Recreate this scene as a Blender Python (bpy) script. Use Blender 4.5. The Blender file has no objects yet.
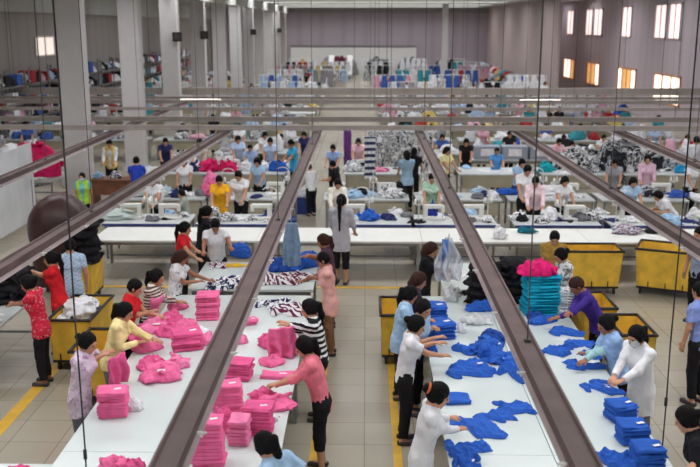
import bpy, bmesh, math, random
import numpy as np
from mathutils import Vector, Matrix

# ------------------------------------------------------------------ camera model
FPX = 905.0
PITCH = math.atan((233.5 - 25) / FPX)
YAW = math.atan(16 / FPX * math.cos(PITCH))
CAMH = 4.8
SC = bpy.context.scene
COL = SC.collection

def G(px, py, z):
    """point of the photograph on the level plane at height z"""
    u = (px - 350) / FPX; v = (233.5 - py) / FPX
    dx = u; dy = math.cos(PITCH) + v * math.sin(PITCH); dz = -math.sin(PITCH) + v * math.cos(PITCH)
    c, s = math.cos(YAW), math.sin(YAW)
    dx, dy = dx * c - dy * s, dx * s + dy * c
    t = (z - CAMH) / dz
    return Vector((dx * t, dy * t, z))

# ------------------------------------------------------------------ materials
def lin(c):
    r = []
    for v in c:
        v = v / 255.0
        r.append(v / 12.92 if v <= .04045 else ((v + .055) / 1.055) ** 2.4)
    return (r[0], r[1], r[2], 1)

MATS = {}
def new_mat(name):
    m = bpy.data.materials.new(name); m.use_nodes = True
    return m, m.node_tree.nodes, m.node_tree.links, m.node_tree.nodes['Principled BSDF']

def ramp(N, L, fac, stops, interp='LINEAR'):
    r = N.new('ShaderNodeValToRGB'); r.color_ramp.interpolation = interp
    e = r.color_ramp.elements
    while len(e) < len(stops): e.new(.5)
    for i, (p, c) in enumerate(stops):
        e[i].position = p; e[i].color = c
    L.new(fac, r.inputs[0]); return r.outputs[0]

def noise(N, L, scale, detail=3, co='Object', dist=0):
    t = N.new('ShaderNodeTexCoord'); n = N.new('ShaderNodeTexNoise')
    n.inputs['Scale'].default_value = scale; n.inputs['Detail'].default_value = detail
    n.inputs['Distortion'].default_value = dist
    L.new(t.outputs[co], n.inputs['Vector']); return n

def plain(name, c, rough=.6, var=.06, nscale=6, bump=0, bscale=60, metal=0, spec=.5, co='Object'):
    if name in MATS: return MATS[name]
    m, N, L, B = new_mat(name)
    c = lin(c)
    n = noise(N, L, nscale, 4, co)
    a = tuple(max(0, x * (1 - var * 2)) for x in c[:3]) + (1,)
    b = tuple(min(1, x * (1 + var * 2)) for x in c[:3]) + (1,)
    L.new(ramp(N, L, n.outputs[0], [(.3, a), (.7, b)]), B.inputs['Base Color'])
    B.inputs['Roughness'].default_value = rough; B.inputs['Metallic'].default_value = metal
    B.inputs['Specular IOR Level'].default_value = spec
    if bump:
        n2 = noise(N, L, bscale, 3, co); bp = N.new('ShaderNodeBump')
        bp.inputs['Strength'].default_value = bump; bp.inputs['Distance'].default_value = .01
        L.new(n2.outputs[0], bp.inputs['Height']); L.new(bp.outputs[0], B.inputs['Normal'])
    MATS[name] = m; return m

def cloth(name, c, var=.07, rough=.85):
    return plain(name, c, rough, var, 9, .5, 28, spec=.2)

def stripes(name, ca, cb, period, axis=2, duty=.5, wob=.01):
    if name in MATS: return MATS[name]
    m, N, L, B = new_mat(name)
    t = N.new('ShaderNodeTexCoord'); w = N.new('ShaderNodeTexWave')
    w.wave_type = 'BANDS'; w.bands_direction = 'XYZ'[axis]; w.inputs['Scale'].default_value = 2 * math.pi / period / 20
    w.inputs['Distortion'].default_value = wob * 60; w.inputs['Detail'].default_value = 1
    L.new(t.outputs['Object'], w.inputs['Vector'])
    L.new(ramp(N, L, w.outputs[0], [(0, lin(ca)), (duty, lin(cb))], 'CONSTANT'), B.inputs['Base Color'])
    B.inputs['Roughness'].default_value = .85; B.inputs['Specular IOR Level'].default_value = .2
    MATS[name] = m; return m

def blots(name, base, cols, scale, thr=.5, detail=2, vor=False):
    """printed cloth: blobs of other colours on a base"""
    if name in MATS: return MATS[name]
    m, N, L, B = new_mat(name)
    n = noise(N, L, scale, detail, 'Object', 1.2)
    st = [(0, lin(base))]; w = (1 - thr) / (len(cols) * 3.2)
    for i, c in enumerate(cols): st.append((thr + i * w, lin(c)))
    L.new(ramp(N, L, n.outputs[0], st, 'CONSTANT'), B.inputs['Base Color'])
    B.inputs['Roughness'].default_value = .85; B.inputs['Specular IOR Level'].default_value = .2
    MATS[name] = m; return m

def check(name, ca, cb, cell):
    if name in MATS: return MATS[name]
    m, N, L, B = new_mat(name)
    t = N.new('ShaderNodeTexCoord'); k = N.new('ShaderNodeTexChecker')
    k.inputs['Scale'].default_value = 1 / cell
    k.inputs['Color1'].default_value = lin(ca); k.inputs['Color2'].default_value = lin(cb)
    L.new(t.outputs['Object'], k.inputs['Vector']); L.new(k.outputs[0], B.inputs['Base Color'])
    B.inputs['Roughness'].default_value = .85
    MATS[name] = m; return m

def emit(name, c, s):
    if name in MATS: return MATS[name]
    m, N, L, B = new_mat(name)
    B.inputs['Base Color'].default_value = lin(c)
    B.inputs['Emission Color'].default_value = lin(c); B.inputs['Emission Strength'].default_value = s
    MATS[name] = m; return m

# ------------------------------------------------------------------ object helpers
def put(name, me, mat=None, parent=None, loc=None, rz=None):
    o = bpy.data.objects.new(name, me); COL.objects.link(o)
    if mat is not None:
        if len(me.materials) == 0: me.materials.append(None)
        o.material_slots[0].link = 'OBJECT'; o.material_slots[0].material = mat
    if parent is not None: o.parent = parent
    if loc is not None: o.location = loc
    if rz is not None: o.rotation_euler = (0, 0, rz)
    return o

def tag(o, label, cat, group=None, kind=None):
    o['label'] = label; o['category'] = cat
    if group: o['group'] = group
    if kind: o['kind'] = kind
    return o

def struct(o):
    o['kind'] = 'structure'; return o

def empty(name, loc=(0, 0, 0), rz=0):
    o = bpy.data.objects.new(name, None); COL.objects.link(o)
    o.location = loc; o.rotation_euler = (0, 0, rz); o.empty_display_size = .1
    return o

def dup(root, loc, rz=0, label=None, group=None, mats=None):
    def cp(o, par):
        c = o.copy(); COL.objects.link(c)
        if par is not None: c.parent = par
        if mats and c.type == 'MESH':
            k = o.name.split('.')[0]
            if k in mats:
                c.material_slots[0].link = 'OBJECT'; c.material_slots[0].material = mats[k]
        for ch in o.children: cp(ch, c)
        return c
    r = cp(root, None); r.location = loc; r.rotation_euler = (0, 0, rz)
    if label: r['label'] = label
    if group: r['group'] = group
    elif 'group' in r: del r['group']
    return r

class MB:
    """gathers boxes, rods and prisms into one mesh"""
    def __init__(s): s.bm = bmesh.new()
    def box(s, c, d, rot=None, bev=0):
        r = bmesh.ops.create_cube(s.bm, size=1.0)
        M = Matrix.Translation(Vector(c)) @ (rot.to_4x4() if rot else Matrix.Identity(4)) @ Matrix.Diagonal((d[0], d[1], d[2], 1))
        bmesh.ops.transform(s.bm, matrix=M, verts=r['verts'])
        if bev:
            es = list({e for v in r['verts'] for e in v.link_edges})
            bmesh.ops.bevel(s.bm, geom=es, offset=bev, segments=2, affect='EDGES', profile=.5)
        return s
    def rod(s, a, b, r, r2=None, seg=10):
        a, b = Vector(a), Vector(b); d = b - a
        q = Vector((0, 0, 1)).rotation_difference(d.normalized()).to_matrix().to_4x4()
        M = Matrix.Translation((a + b) / 2) @ q
        bmesh.ops.create_cone(s.bm, cap_ends=True, segments=seg, radius1=r, radius2=r if r2 is None else r2, depth=d.length, matrix=M)
        return s
    def path(s, pts, r, seg=8):
        for a, b in zip(pts[:-1], pts[1:]): s.rod(a, b, r, seg=seg)
        return s
    def ball(s, c, r, sc=(1, 1, 1)):
        M = Matrix.Translation(Vector(c)) @ Matrix.Diagonal((sc[0], sc[1], sc[2], 1))
        bmesh.ops.create_uvsphere(s.bm, u_segments=12, v_segments=8, radius=r, matrix=M); return s
    def prism(s, prof, y0, y1):
        """profile of (x, z) points drawn along y"""
        v0 = [s.bm.verts.new((x, y0, z)) for x, z in prof]; v1 = [s.bm.verts.new((x, y1, z)) for x, z in prof]
        n = len(prof)
        for i in range(n): s.bm.faces.new((v0[i], v0[(i + 1) % n], v1[(i + 1) % n], v1[i]))
        s.bm.faces.new(v0[::-1]); s.bm.faces.new(v1); return s
    def frustum(s, z0, a0, z1, a1, c=(0, 0)):
        q = []
        for z, (w, d) in ((z0, a0), (z1, a1)):
            q.append([s.bm.verts.new((c[0] + sx * w / 2, c[1] + sy * d / 2, z)) for sx, sy in ((-1, -1), (1, -1), (1, 1), (-1, 1))])
        for i in range(4): s.bm.faces.new((q[0][i], q[0][(i + 1) % 4], q[1][(i + 1) % 4], q[1][i]))
        s.bm.faces.new(q[0][::-1]); s.bm.faces.new(q[1]); return s
    def mesh(s, name='m', smooth=False):
        bmesh.ops.recalc_face_normals(s.bm, faces=s.bm.faces)
        me = bpy.data.meshes.new(name); s.bm.to_mesh(me); s.bm.free()
        if smooth: me.polygons.foreach_set('use_smooth', [True] * len(me.polygons))
        return me

# ------------------------------------------------------------------ implicit surfaces
def np_mesh(name, V, Q):
    me = bpy.data.meshes.new(name)
    me.vertices.add(len(V)); me.vertices.foreach_set('co', V.astype(np.float32).ravel())
    me.loops.add(Q.size); me.loops.foreach_set('vertex_index', Q.astype(np.int32).ravel())
    me.polygons.add(len(Q)); me.polygons.foreach_set('loop_start', np.arange(0, Q.size, 4, dtype=np.int32))
    me.polygons.foreach_set('use_smooth', np.ones(len(Q), dtype=bool))
    me.update(calc_edges=True)
    return me

OFF = np.array([(i >> 2 & 1, i >> 1 & 1, i & 1) for i in range(8)])
EDG = [(a, b) for a in range(8) for b in range(a + 1, 8) if bin(a ^ b).count('1') == 1]

class Field:
    def __init__(s, lo, hi, h):
        s.h = h; s.lo = np.array(lo, float) - 3 * h
        n = np.ceil((np.array(hi, float) + 3 * h - s.lo) / h).astype(int) + 1
        s.a = np.full(n, 9., np.float32)
        s.ax = [(s.lo[i] + h * np.arange(n[i])).astype(np.float32) for i in range(3)]
    def sub(s, lo, hi):
        r = []
        for i in range(3):
            a = max(0, int((lo[i] - s.lo[i]) / s.h)); b = min(len(s.ax[i]), int((hi[i] - s.lo[i]) / s.h) + 2)
            if b <= a: return None
            r.append(slice(a, b))
        return tuple(r)
    def xyz(s, sl):
        return s.ax[0][sl[0]][:, None, None], s.ax[1][sl[1]][None, :, None], s.ax[2][sl[2]][None, None, :]
    def mix(s, sl, d, k, mode):
        A = s.a[sl]
        if mode == 'add':
            if k > 0:
                hh = np.maximum(k - np.abs(A - d), 0) / k
                s.a[sl] = np.minimum(A, d) - hh * hh * k * .25
            else: s.a[sl] = np.minimum(A, d)
        else:
            s.a[sl] = np.maximum(A, -d)
    def cone(s, a, b, ra, rb, k=.02, flat=None, cut=(), mode='add'):
        a = np.array(a, float); b = np.array(b, float); R = max(ra, rb) + k + 3 * s.h
        sl = s.sub(np.minimum(a, b) - R, np.maximum(a, b) + R)
        if sl is None: return
        X, Y, Z = s.xyz(sl)
        x, y, z = X - a[0], Y - a[1], Z - a[2]; ba = b - a
        if flat is not None:
            n, f = np.array(flat[0], float), flat[1]; n = n / np.linalg.norm(n)
            dn = (x * n[0] + y * n[1] + z * n[2]) * (f - 1)
            x, y, z = x + dn * n[0], y + dn * n[1], z + dn * n[2]
            ba = ba + n * (ba @ n) * (f - 1)
        L2 = max(ba @ ba, 1e-9)
        t = np.clip((x * ba[0] + y * ba[1] + z * ba[2]) / L2, 0, 1)
        d = np.sqrt((x - t * ba[0]) ** 2 + (y - t * ba[1]) ** 2 + (z - t * ba[2]) ** 2) - (ra + (rb - ra) * t)
        for p, nn in cut:
            d = np.maximum(d, (X - p[0]) * nn[0] + (Y - p[1]) * nn[1] + (Z - p[2]) * nn[2])
        s.mix(sl, d, k, mode)
    def ell(s, c, r, R=None, k=.02, mode='add'):
        c = np.array(c, float); r = np.array(r, float); m = r.max() + k + 3 * s.h
        sl = s.sub(c - m, c + m)
        if sl is None: return
        X, Y, Z = s.xyz(sl); x, y, z = X - c[0], Y - c[1], Z - c[2]
        if R is not None:
            x, y, z = (x * R[0, 0] + y * R[1, 0] + z * R[2, 0], x * R[0, 1] + y * R[1, 1] + z * R[2, 1], x * R[0, 2] + y * R[1, 2] + z * R[2, 2])
        k0 = np.sqrt((x / r[0]) ** 2 + (y / r[1]) ** 2 + (z / r[2]) ** 2)
        k1 = np.sqrt((x / r[0] ** 2) ** 2 + (y / r[1] ** 2) ** 2 + (z / r[2] ** 2) ** 2) + 1e-6
        s.mix(sl, k0 * (k0 - 1) / k1, k, mode)
    def plane(s, p, n):
        X, Y, Z = s.ax[0][:, None, None], s.ax[1][None, :, None], s.ax[2][None, None, :]
        s.a = np.maximum(s.a, ((X - p[0]) * n[0] + (Y - p[1]) * n[1] + (Z - p[2]) * n[2]).astype(np.float32))
    def wrinkle(s, amp, freq, seed):
        r = np.random.RandomState(seed)
        m = np.abs(s.a) < .06
        i, j, k = np.nonzero(m)
        p = np.stack([s.ax[0][i], s.ax[1][j], s.ax[2][k]], 1)
        v = np.zeros(len(p))
        q = p.copy()
        for o in range(3):
            D = r.normal(size=(3, 3)) * freq * (1.5 ** o)
            D[:, 2] *= .8
            v += np.abs(np.sin(q @ D[0] + r.rand() * 6)) * np.sin(q @ D[1] + r.rand() * 6) / (1.3 ** o)
            q = q + .02 * np.sin(q @ D[2])[:, None]
        s.a[m] += (v * amp).astype(np.float32)
    def mesh(s, name):
        a = s.a; S = a < 0
        c = np.zeros(np.array(a.shape) - 1, np.uint8)
        n0, n1, n2 = c.shape
        for o in OFF: c += S[o[0]:o[0] + n0, o[1]:o[1] + n1, o[2]:o[2] + n2]
        act = (c > 0) & (c < 8); idx = np.argwhere(act)
        ids = np.full(act.shape, -1, np.int32); ids[act] = np.arange(len(idx))
        vals = [a[idx[:, 0] + o[0], idx[:, 1] + o[1], idx[:, 2] + o[2]] for o in OFF]
        acc = np.zeros((len(idx), 3)); cnt = np.zeros(len(idx))
        for e0, e1 in EDG:
            v0, v1 = vals[e0], vals[e1]; m = (v0 < 0) != (v1 < 0)
            t = np.where(m, v0 / np.where(m, v0 - v1, 1), 0)
            acc += (OFF[e0] + t[:, None] * (OFF[e1] - OFF[e0])) * m[:, None]; cnt += m
        V = (idx + acc / cnt[:, None]) * s.h + s.lo
        Q = []
        for ax in range(3):
            u, v = (ax + 1) % 3, (ax + 2) % 3
            A = np.moveaxis(S, (ax, u, v), (0, 1, 2)); I = np.moveaxis(ids, (ax, u, v), (0, 1, 2))
            lo_, hi_ = A[:-1, 1:-1, 1:-1], A[1:, 1:-1, 1:-1]
            for flip, mk in ((False, lo_ & ~hi_), (True, ~lo_ & hi_)):
                p = np.argwhere(mk)
                if len(p) == 0: continue
                i, j, k = p[:, 0], p[:, 1] + 1, p[:, 2] + 1
                q = np.stack([I[i, j - 1, k - 1], I[i, j, k - 1], I[i, j, k], I[i, j - 1, k]], 1)
                Q.append(q[:, ::-1] if flip else q)
        Q = np.concatenate(Q)
        return np_mesh(name, V, Q)
ROOF, WORLD, EXPO = 4.8, .45, 0.0
# ------------------------------------------------------------------ people
SKIN = plain('skin_tan', (190, 138, 108), .55, .03, 8)
SKIN2 = plain('skin_brown', (158, 104, 78), .55, .03, 8)
HAIR = plain('hair_black', (15, 12, 13), .62, .2, 40, .8, 120, spec=.14)
HAIRB = plain('hair_brown', (58, 34, 27), .6, .2, 40, .8, 120, spec=.16)
LIP = plain('lip_colour', (150, 72, 70), .5)
EYEW = plain('eye_dark', (28, 20, 18), .3)
SHOE = plain('sandal_dark', (52, 46, 48), .6)
BLACKC = cloth('black_cloth', (27, 26, 30))
DIRS = {'N': (0, 1), 'S': (0, -1), 'E': (1, 0), 'W': (-1, 0)}

def unit(v):
    v = np.array(v, float); return v / (np.linalg.norm(v) + 1e-9)

def rotx(a):
    c, s = math.cos(a), math.sin(a); return np.array([[1, 0, 0], [0, c, -s], [0, s, c]])
def rotz(a):
    c, s = math.cos(a), math.sin(a); return np.array([[c, -s, 0], [s, c, 0], [0, 0, 1]])

def skeleton(h, lean, hp, hyaw, stance):
    s = h / 1.6; J = {'s': s}
    l = math.radians(lean)
    T = np.array([0, math.sin(l), math.cos(l)]); n = np.array([0, math.cos(l), -math.sin(l)])
    hz = .5 if stance == 'sit' else .83 * s
    H = np.array([0, -.35 * math.sin(l) * .4 * s, hz])
    J.update(T=T, n=n, hip=H, waist=H + .17 * s * T, chest=H + .35 * s * T + .01 * n, sho=H + .475 * s * T, neck=H + .52 * s * T)
    l2 = l * .7 + math.radians(hp) * .3
    nt = J['neck'] + .06 * s * np.array([0, math.sin(l2), math.cos(l2)]); J['ntop'] = nt
    R = rotz(math.radians(hyaw)) @ rotx(-math.radians(hp)); J['R'] = R
    J['head'] = nt + R @ np.array([0, .018, .08]) * s
    J['top'] = J['head'] + R @ np.array([0, -.065, .118]) * s
    for i, sx in enumerate((-1, 1)):
        J['S', i] = J['sho'] + np.array([sx * .158 * s, 0, 0]) - .005 * n
        J['L', i] = H + np.array([sx * .082 * s, 0, -.03 * s])
        if stance == 'sit':
            J['K', i] = np.array([sx * .11, H[1] + .4 * s, .5]); J['A', i] = np.array([sx * .11, H[1] + .42 * s, .09])
        elif stance == 'walk':
            f = sx * .16 * s
            J['K', i] = np.array([sx * .085 * s, H[1] * .5 + f * .75 + .04, .45 * s]); J['A', i] = np.array([sx * .08 * s, f * 1.4 - .04, .085 * s + (.05 if sx < 0 else 0)])
        else:
            J['K', i] = np.array([sx * .088 * s, H[1] * .5 + .015, .45 * s]); J['A', i] = np.array([sx * .09 * s, -.03, .08 * s])
    return J

def ik(S, W, a, b, pole):
    d = W - S; L = np.linalg.norm(d)
    if L > (a + b) * .985: W = S + d / L * (a + b) * .985; d = W - S; L = np.linalg.norm(d)
    u = d / L; x = (a * a - b * b + L * L) / (2 * L); y = math.sqrt(max(a * a - x * x, 1e-6))
    p = pole - u * (pole @ u); p = unit(p)
    return S + u * x + p * y, W

def person(label, pos, face, h=1.58, lean=8, hp=25, hyaw=0, hands=(None, None), stance='stand', res=.0095,
           shirt=None, sleeve=.55, hem=.06, collar=None, legs='long', legmat=None, hair='pony', hairmat=None, skin=None,
           tie=None, mask=None, vest=None, apron=None, group=None, bulk=1.0, arm_cover=None, seed=0, eyes=True, pony=.3, shoes=True, name='person', facing_deg=None, bottom_label=None):
    skin = skin or SKIN; hairmat = hairmat or HAIR; legmat = legmat or BLACKC
    J = skeleton(h, lean, hp, hyaw, stance); s = J['s']
    if facing_deg is not None: rz = math.radians(facing_deg)
    else:
        d = DIRS[face] if isinstance(face, str) else face
        rz = math.atan2(-d[0], d[1])
    Rz = rotz(rz); top = J['top']
    w = G(pos[0], pos[1], float(top[2])) if pos else Vector((0, 0, top[2]))
    off = Rz @ np.array([top[0], top[1], 0])
    base = np.array([w.x - off[0], w.y - off[1], 0])
    # arms
    for i, sx in enumerate((-1, 1)):
        hd = hands[i]
        if hd is None: W = J['S', i] + np.array([sx * .05, .06, -.475]) * s
        elif len(hd) == 4:
            g = np.array(G(*hd[1:])); W = Rz.T @ (g - base)
            W = W - .06 * unit(W - J['S', i])
        else: W = np.array(hd, float)
        E, W = ik(J['S', i], W, .262 * s, .225 * s, np.array([sx * .45, -.35, -1.0]))
        J['E', i], J['W', i] = E, W
    pts = np.array([v for k, v in J.items() if isinstance(v, np.ndarray) and v.shape == (3,) and k not in ('T', 'n')])
    lo = pts.min(0) - np.array([.2, .2, .12]); hi = pts.max(0) + np.array([.2, .22, .13])
    lo[2] = max(lo[2], -.01)
    T, n, R = J['T'], J['n'], J['R']
    X = np.array([1., 0, 0])
    B = Field(lo, hi, res)
    def torso(F, e, k):
        F.cone(J['hip'] - .02 * s * T, J['waist'], (.150 + e) * s * bulk, (.122 + e) * s * bulk, k, (n, 1.45))
        F.cone(J['waist'], J['chest'], (.122 + e) * s * bulk, (.146 + e) * s * bulk, k, (n, 1.4))
        F.cone(J['chest'], J['sho'] - .01 * s * T, (.146 + e) * s * bulk, (.105 + e) * s, k, (n, 1.45))
        for sx in (-1, 1):
            F.cone(J['sho'] + .02 * s * T, J['S', 0 if sx < 0 else 1] - .008 * T, (.055 + e) * s, (.043 + e) * s, k)
            F.ell(J['chest'] + X * sx * .06 * s + n * .065 * s, np.array([.062, .05, .06]) * s + e, None, k)
    torso(B, 0, .04)
    B.cone(J['neck'] - .03 * s * T, J['ntop'] + R @ np.array([0, 0, .03]) * s, .052 * s, .047 * s, .03)
    c = J['head']
    def hd(p): return c + R @ np.array(p) * s
    B.ell(hd((0, -.01, .028)), np.array([.073, .091, .085]) * s, R, .01)
    B.ell(hd((0, .028, -.04)), np.array([.056, .062, .078]) * s, R, .03)
    B.cone(hd((0, .066, -.1)), hd((0, .06, -.09)), .018 * s, .02 * s, .03)
    B.cone(hd((0, .084, .008)), hd((0, .104, -.03)), .008 * s, .0145 * s, .012)
    B.cone(hd((-.03, .078, .018)), hd((.03, .078, .018)), .01 * s, .01 * s, .02)
    B.cone(hd((-.016, .087, -.062)), hd((.016, .087, -.062)), .009 * s, .009 * s, .015)
    for sx in (-1, 1):
        B.ell(hd((sx * .074, -.005, -.012)), np.array([.013, .02, .032]) * s, R, .008)
        B.ell(hd((sx * .03, .102, -.003)), np.array([.015, .016, .011]) * s, R, 0, 'sub')
    for i, sx in enumerate((-1, 1)):
        S_, E, W = J['S', i], J['E', i], J['W', i]
        B.cone(S_, E, .047 * s, .037 * s, .03); B.cone(E, W, .037 * s, .024 * s, .015)
        if res < .02:
            u = unit(E * -1 + W)
            hdv = hands[i]
            pn = np.array([0, 0, -1.]) if hdv is not None else np.array([-sx, 0, 0.])
            f = unit(u - pn * (u @ pn) * .6) if hdv is not None else u
            pn = unit(pn - f * (pn @ f)); sd = unit(np.cross(f, pn))
            if sd @ np.array([-sx, .4, 0]) < 0: sd = -sd      # sd points to the thumb side
            P0 = W + f * .02 * s; P1 = W + f * .075 * s
            B.cone(P0, P1, .036 * s, .042 * s, .012, (pn, 2.3))
            for q, (o, ln) in enumerate(zip((.029, .010, -.010, -.028), (.064, .073, .068, .052))):
                a = P1 + sd * o * s - f * .004; sp = unit(f + sd * o * 3)
                m = a + sp * ln * .52 * s + pn * .008 * s
                e = m + unit(sp + pn * .55) * ln * .5 * s
                B.cone(a, m, .0092 * s, .0085 * s, .003); B.cone(m, e, .0085 * s, .0072 * s, .003)
            a = P0 + sd * .026 * s; m = a + unit(f * .7 + sd * .75 + pn * .2) * .042 * s; e = m + unit(f + sd * .25 + pn * .3) * .03 * s
            B.cone(a, m, .0125 * s, .0105 * s, .006); B.cone(m, e, .0105 * s, .0085 * s, .003)
        else:
            u = unit(W - E); B.cone(W, W + u * .13 * s, .03 * s, .024 * s, .01)
        L_, K, A = J['L', i], J['K', i], J['A', i]
        B.cone(L_, K, .078 * s, .05 * s, .035); B.cone(K, A, .051 * s, .033 * s, .015)
        B.cone(A + np.array([0, -.025, -.045]) * s, A + np.array([0, .13, -.055]) * s, .032 * s, .024 * s, .02)
    body = put(name, B.mesh('person_body'), skin)
    body.location = base; body.rotation_euler = (0, 0, rz)
    if label: tag(body, label, 'person', group)
    # shirt
    if shirt:
        e = .014 / s; F = Field(lo, hi, res); torso(F, e, .045)
        if hem > .1: F.cone(J['hip'], J['hip'] - np.array([0, 0, hem * s]), .158 * s, .168 * s, .04, (n, 1.35))
        for i in (0, 1):
            S_, E, W = J['S', i], J['E', i], J['W', i]
            if sleeve <= 1:
                e1 = S_ + (E - S_) * sleeve; u = unit(E - S_)
                F.cone(S_, E, .058 * s, .058 * s, .03, None, [(e1, u)])
            else:
                F.cone(S_, E, .055 * s, .050 * s, .035)
                e1 = E + (W - E) * min(sleeve - 1, .96); u = unit(W - E)
                F.cone(E, W, .05 * s, .037 * s, .015, None, [(e1, u)])
        F.wrinkle(.0058, 24, seed + 7)
        hp_ = J['hip'] - T * hem * s
        F.plane(hp_, -T if hem <= .1 else np.array([0, 0, -1.]))
        F.cone(J['neck'] + .0 * T, J['ntop'] + .06 * s * T, .062 * s, .075 * s, 0, mode='sub')
        so = put('shirt', F.mesh('shirt'), shirt, body)
        if collar:
            F = Field(J['neck'] - .12 * s, J['neck'] + .12 * s, min(res, .008))
            F.cone(J['neck'] - .012 * s * T, J['neck'] + .028 * s * T + n * .004, .094 * s, .072 * s, 0)
            F.cone(J['neck'] - .05 * T, J['neck'] + .08 * s * T, .064 * s, .056 * s, 0, mode='sub')
            F.plane(J['neck'] + .034 * s * T, T); F.plane(J['neck'] - .035 * s * T, -T)
            F.cone(J['neck'] + n * .06 * s - T * .05 * s, J['neck'] + n * .075 * s + T * .05 * s, .02 * s, .026 * s, 0, mode='sub')
            put('collar', F.mesh('collar'), collar, so)
    if vest:
        F = Field(lo, hi, res); torso(F, .026 / s, .045); F.wrinkle(.002, 12, seed + 3)
        F.plane(J['hip'] - T * .1 * s, -T); F.cone(J['neck'] - .0 * T, J['ntop'] + .06 * s * T, .07 * s, .085 * s, 0, mode='sub')
        for i in (0, 1): F.cone(J['S', i] + X * (.03 if i else -.03), J['E', i] + X * (.04 if i else -.04), .075 * s, .08 * s, 0, mode='sub')
        F.cone(J['hip'] + n * .2 * s - T * .2, J['sho'] + n * .17 * s, .085 * s, .085 * s, 0, mode='sub')
        put('vest', F.mesh('vest'), vest, body)
    if apron:
        F = Field(lo, hi, res); torso(F, .03 / s, .045)
        F.plane(J['hip'], -T); F.plane(J['sho'] - T * .08 * s, T); F.plane(J['chest'] + n * .03 * s, -n)
        put('apron', F.mesh('apron'), apron, body)
    if arm_cover:
        for i in (0, 1):
            F = Field(np.minimum(J['E', i], J['W', i]) - .09, np.maximum(J['E', i], J['W', i]) + .09, res)
            u = unit(J['W', i] - J['E', i])
            F.cone(J['E', i] + (J['S', i] - J['E', i]) * .3, J['E', i], .05 * s, .049 * s, .02)
            F.cone(J['E', i], J['W', i], .048 * s, .034 * s, .012, None, [(J['W', i] - u * .01, u)]); F.wrinkle(.0025, 22, seed)
            put('arm_sleeve', F.mesh('arm_sleeve'), arm_cover, body)
    # legs
    if legs:
        cut = {'long': .1, 'capri': .28, 'knee': .5}[legs] * s if legs != 'skirt' else 0
        F = Field(lo, hi, max(res, .011)); 
        F.cone(J['hip'] - .02 * s * T, J['waist'] - .04 * s * T, .158 * s * bulk, .136 * s * bulk, .03, (n, 1.42))
        for i in (0, 1):
            L_, K, A = J['L', i], J['K', i], J['A', i]
            F.cone(L_, K, .092 * s, .066 * s, .035); F.cone(K, A, .066 * s, .056 * s, .02)
        F.wrinkle(.0045, 18, seed + 11)
        if stance == 'sit':
            F.plane((0, 0, cut), (0, 0, -1.))
        else: F.plane((0, 0, cut), (0, 0, -1.))
        F.plane(J['hip'] + T * (.1 if hem <= .1 else .04 - hem) * s, T)
        put('trousers', F.mesh('trousers'), legmat, body)
    # hair
    if hair:
        hl = hd((-.17, -.2, -.16)); P = [hd(q) for q in ((-.17, -.25, -.2), (.17, .17, .2), (.17, -.25, .2), (-.17, .17, -.2))]
        pd = [hd((0, -.092, .03))]
        if hair == 'pony':
            pd += [hd((0, -.135, .01)), hd((0, -.135, .01)) + np.array([0, -.03, -.13]) * s, hd((0, -.13, .01)) + np.array([0, -.035, -.13 - pony]) * s]
        Pm = np.array(P + pd); F = Field(Pm.min(0) - .05, Pm.max(0) + .05, min(res, .0085) if res < .012 else res)
        F.ell(hd((0, -.016, .031)), np.array([.083, .100, .095]) * s, R, 0)
        if hair in ('pony', 'bun', 'long', 'bob'): F.ell(hd((0, -.035, -.02)), np.array([.081, .08, .077]) * s, R, .03); [F.ell(hd((q * .07, .012, -.005)), np.array([.022, .035, .06]) * s, R, .015) for q in (-1, 1)]
        else: F.ell(hd((0, -.03, -.015)), np.array([.079, .08, .06]) * s, R, .03)
        F.ell(hd((0, .1, -.045)), np.array([.066, .085, .092]) * s, R, 0, 'sub')
        F.ell(hd((0, .06, -.11)), np.array([.1, .09, .08]) * s, R, 0, 'sub')
        if hair == 'pony':
            F.cone(pd[0], pd[1], .03 * s, .032 * s, .02); F.cone(pd[1], pd[2], .032 * s, .036 * s, .02); F.cone(pd[2], pd[3], .036 * s, .014 * s, .02)
        elif hair == 'bun': F.ell(hd((0, -.128, .012)), np.array([.048, .042, .045]) * s, R, .012)
        elif hair == 'long':
            b = hd((0, -.06, -.05)); F.cone(b, b + np.array([0, -.05, -.2]) * s, .075 * s, .06 * s, .04, (np.array([0, 1., 0]), 1.6))
        elif hair == 'bob': F.cone(hd((0, -.05, 0)), hd((0, -.06, -.09)), .085 * s, .08 * s, .03)
        F.wrinkle(.0026, 34, seed + 5)
        ho = put('hair', F.mesh('hair'), hairmat, body)
        if tie:
            p = hd((0, -.112, .02)) if hair == 'pony' else hd((0, -.112, .016)); rr = .04 if hair == 'pony' else .058
            F = Field(p - .1, p + .1, .007); F.ell(p, np.array([rr, .022, rr]) * s, R, 0); F.wrinkle(.002, 40, 1)
            put('hair_tie', F.mesh('hair_tie'), tie, ho)
    if eyes:
        for sx in (-1, 1):
            b = MB(); b.ball((0, 0, 0), .0125 * s, (1.15, .7, .62)); o = put('eye', b.mesh('eye', True), EYEW, body, hd((sx * .031, .084, -.002)))
            o.rotation_euler = Matrix(R.tolist()).to_euler()
        b = MB(); b.ball((0, 0, 0), .016 * s, (1.3, .45, .42)); o = put('lips', b.mesh('lips', True), LIP, body, hd((0, .0905, -.062)))
        o.rotation_euler = Matrix(R.tolist()).to_euler()
    if mask:
        F = Field(c - .16, c + .16, min(res, .01)); F.ell(hd((0, .034, -.05)), np.array([.066, .075, .072]) * s, R, 0)
        F.plane(hd((0, 0, -.005)), R @ np.array([0, 0, 1.])); F.plane(hd((0, .025, 0)), R @ np.array([0, -1., 0]))
        put('face_mask', F.mesh('face_mask'), mask, body)
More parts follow.
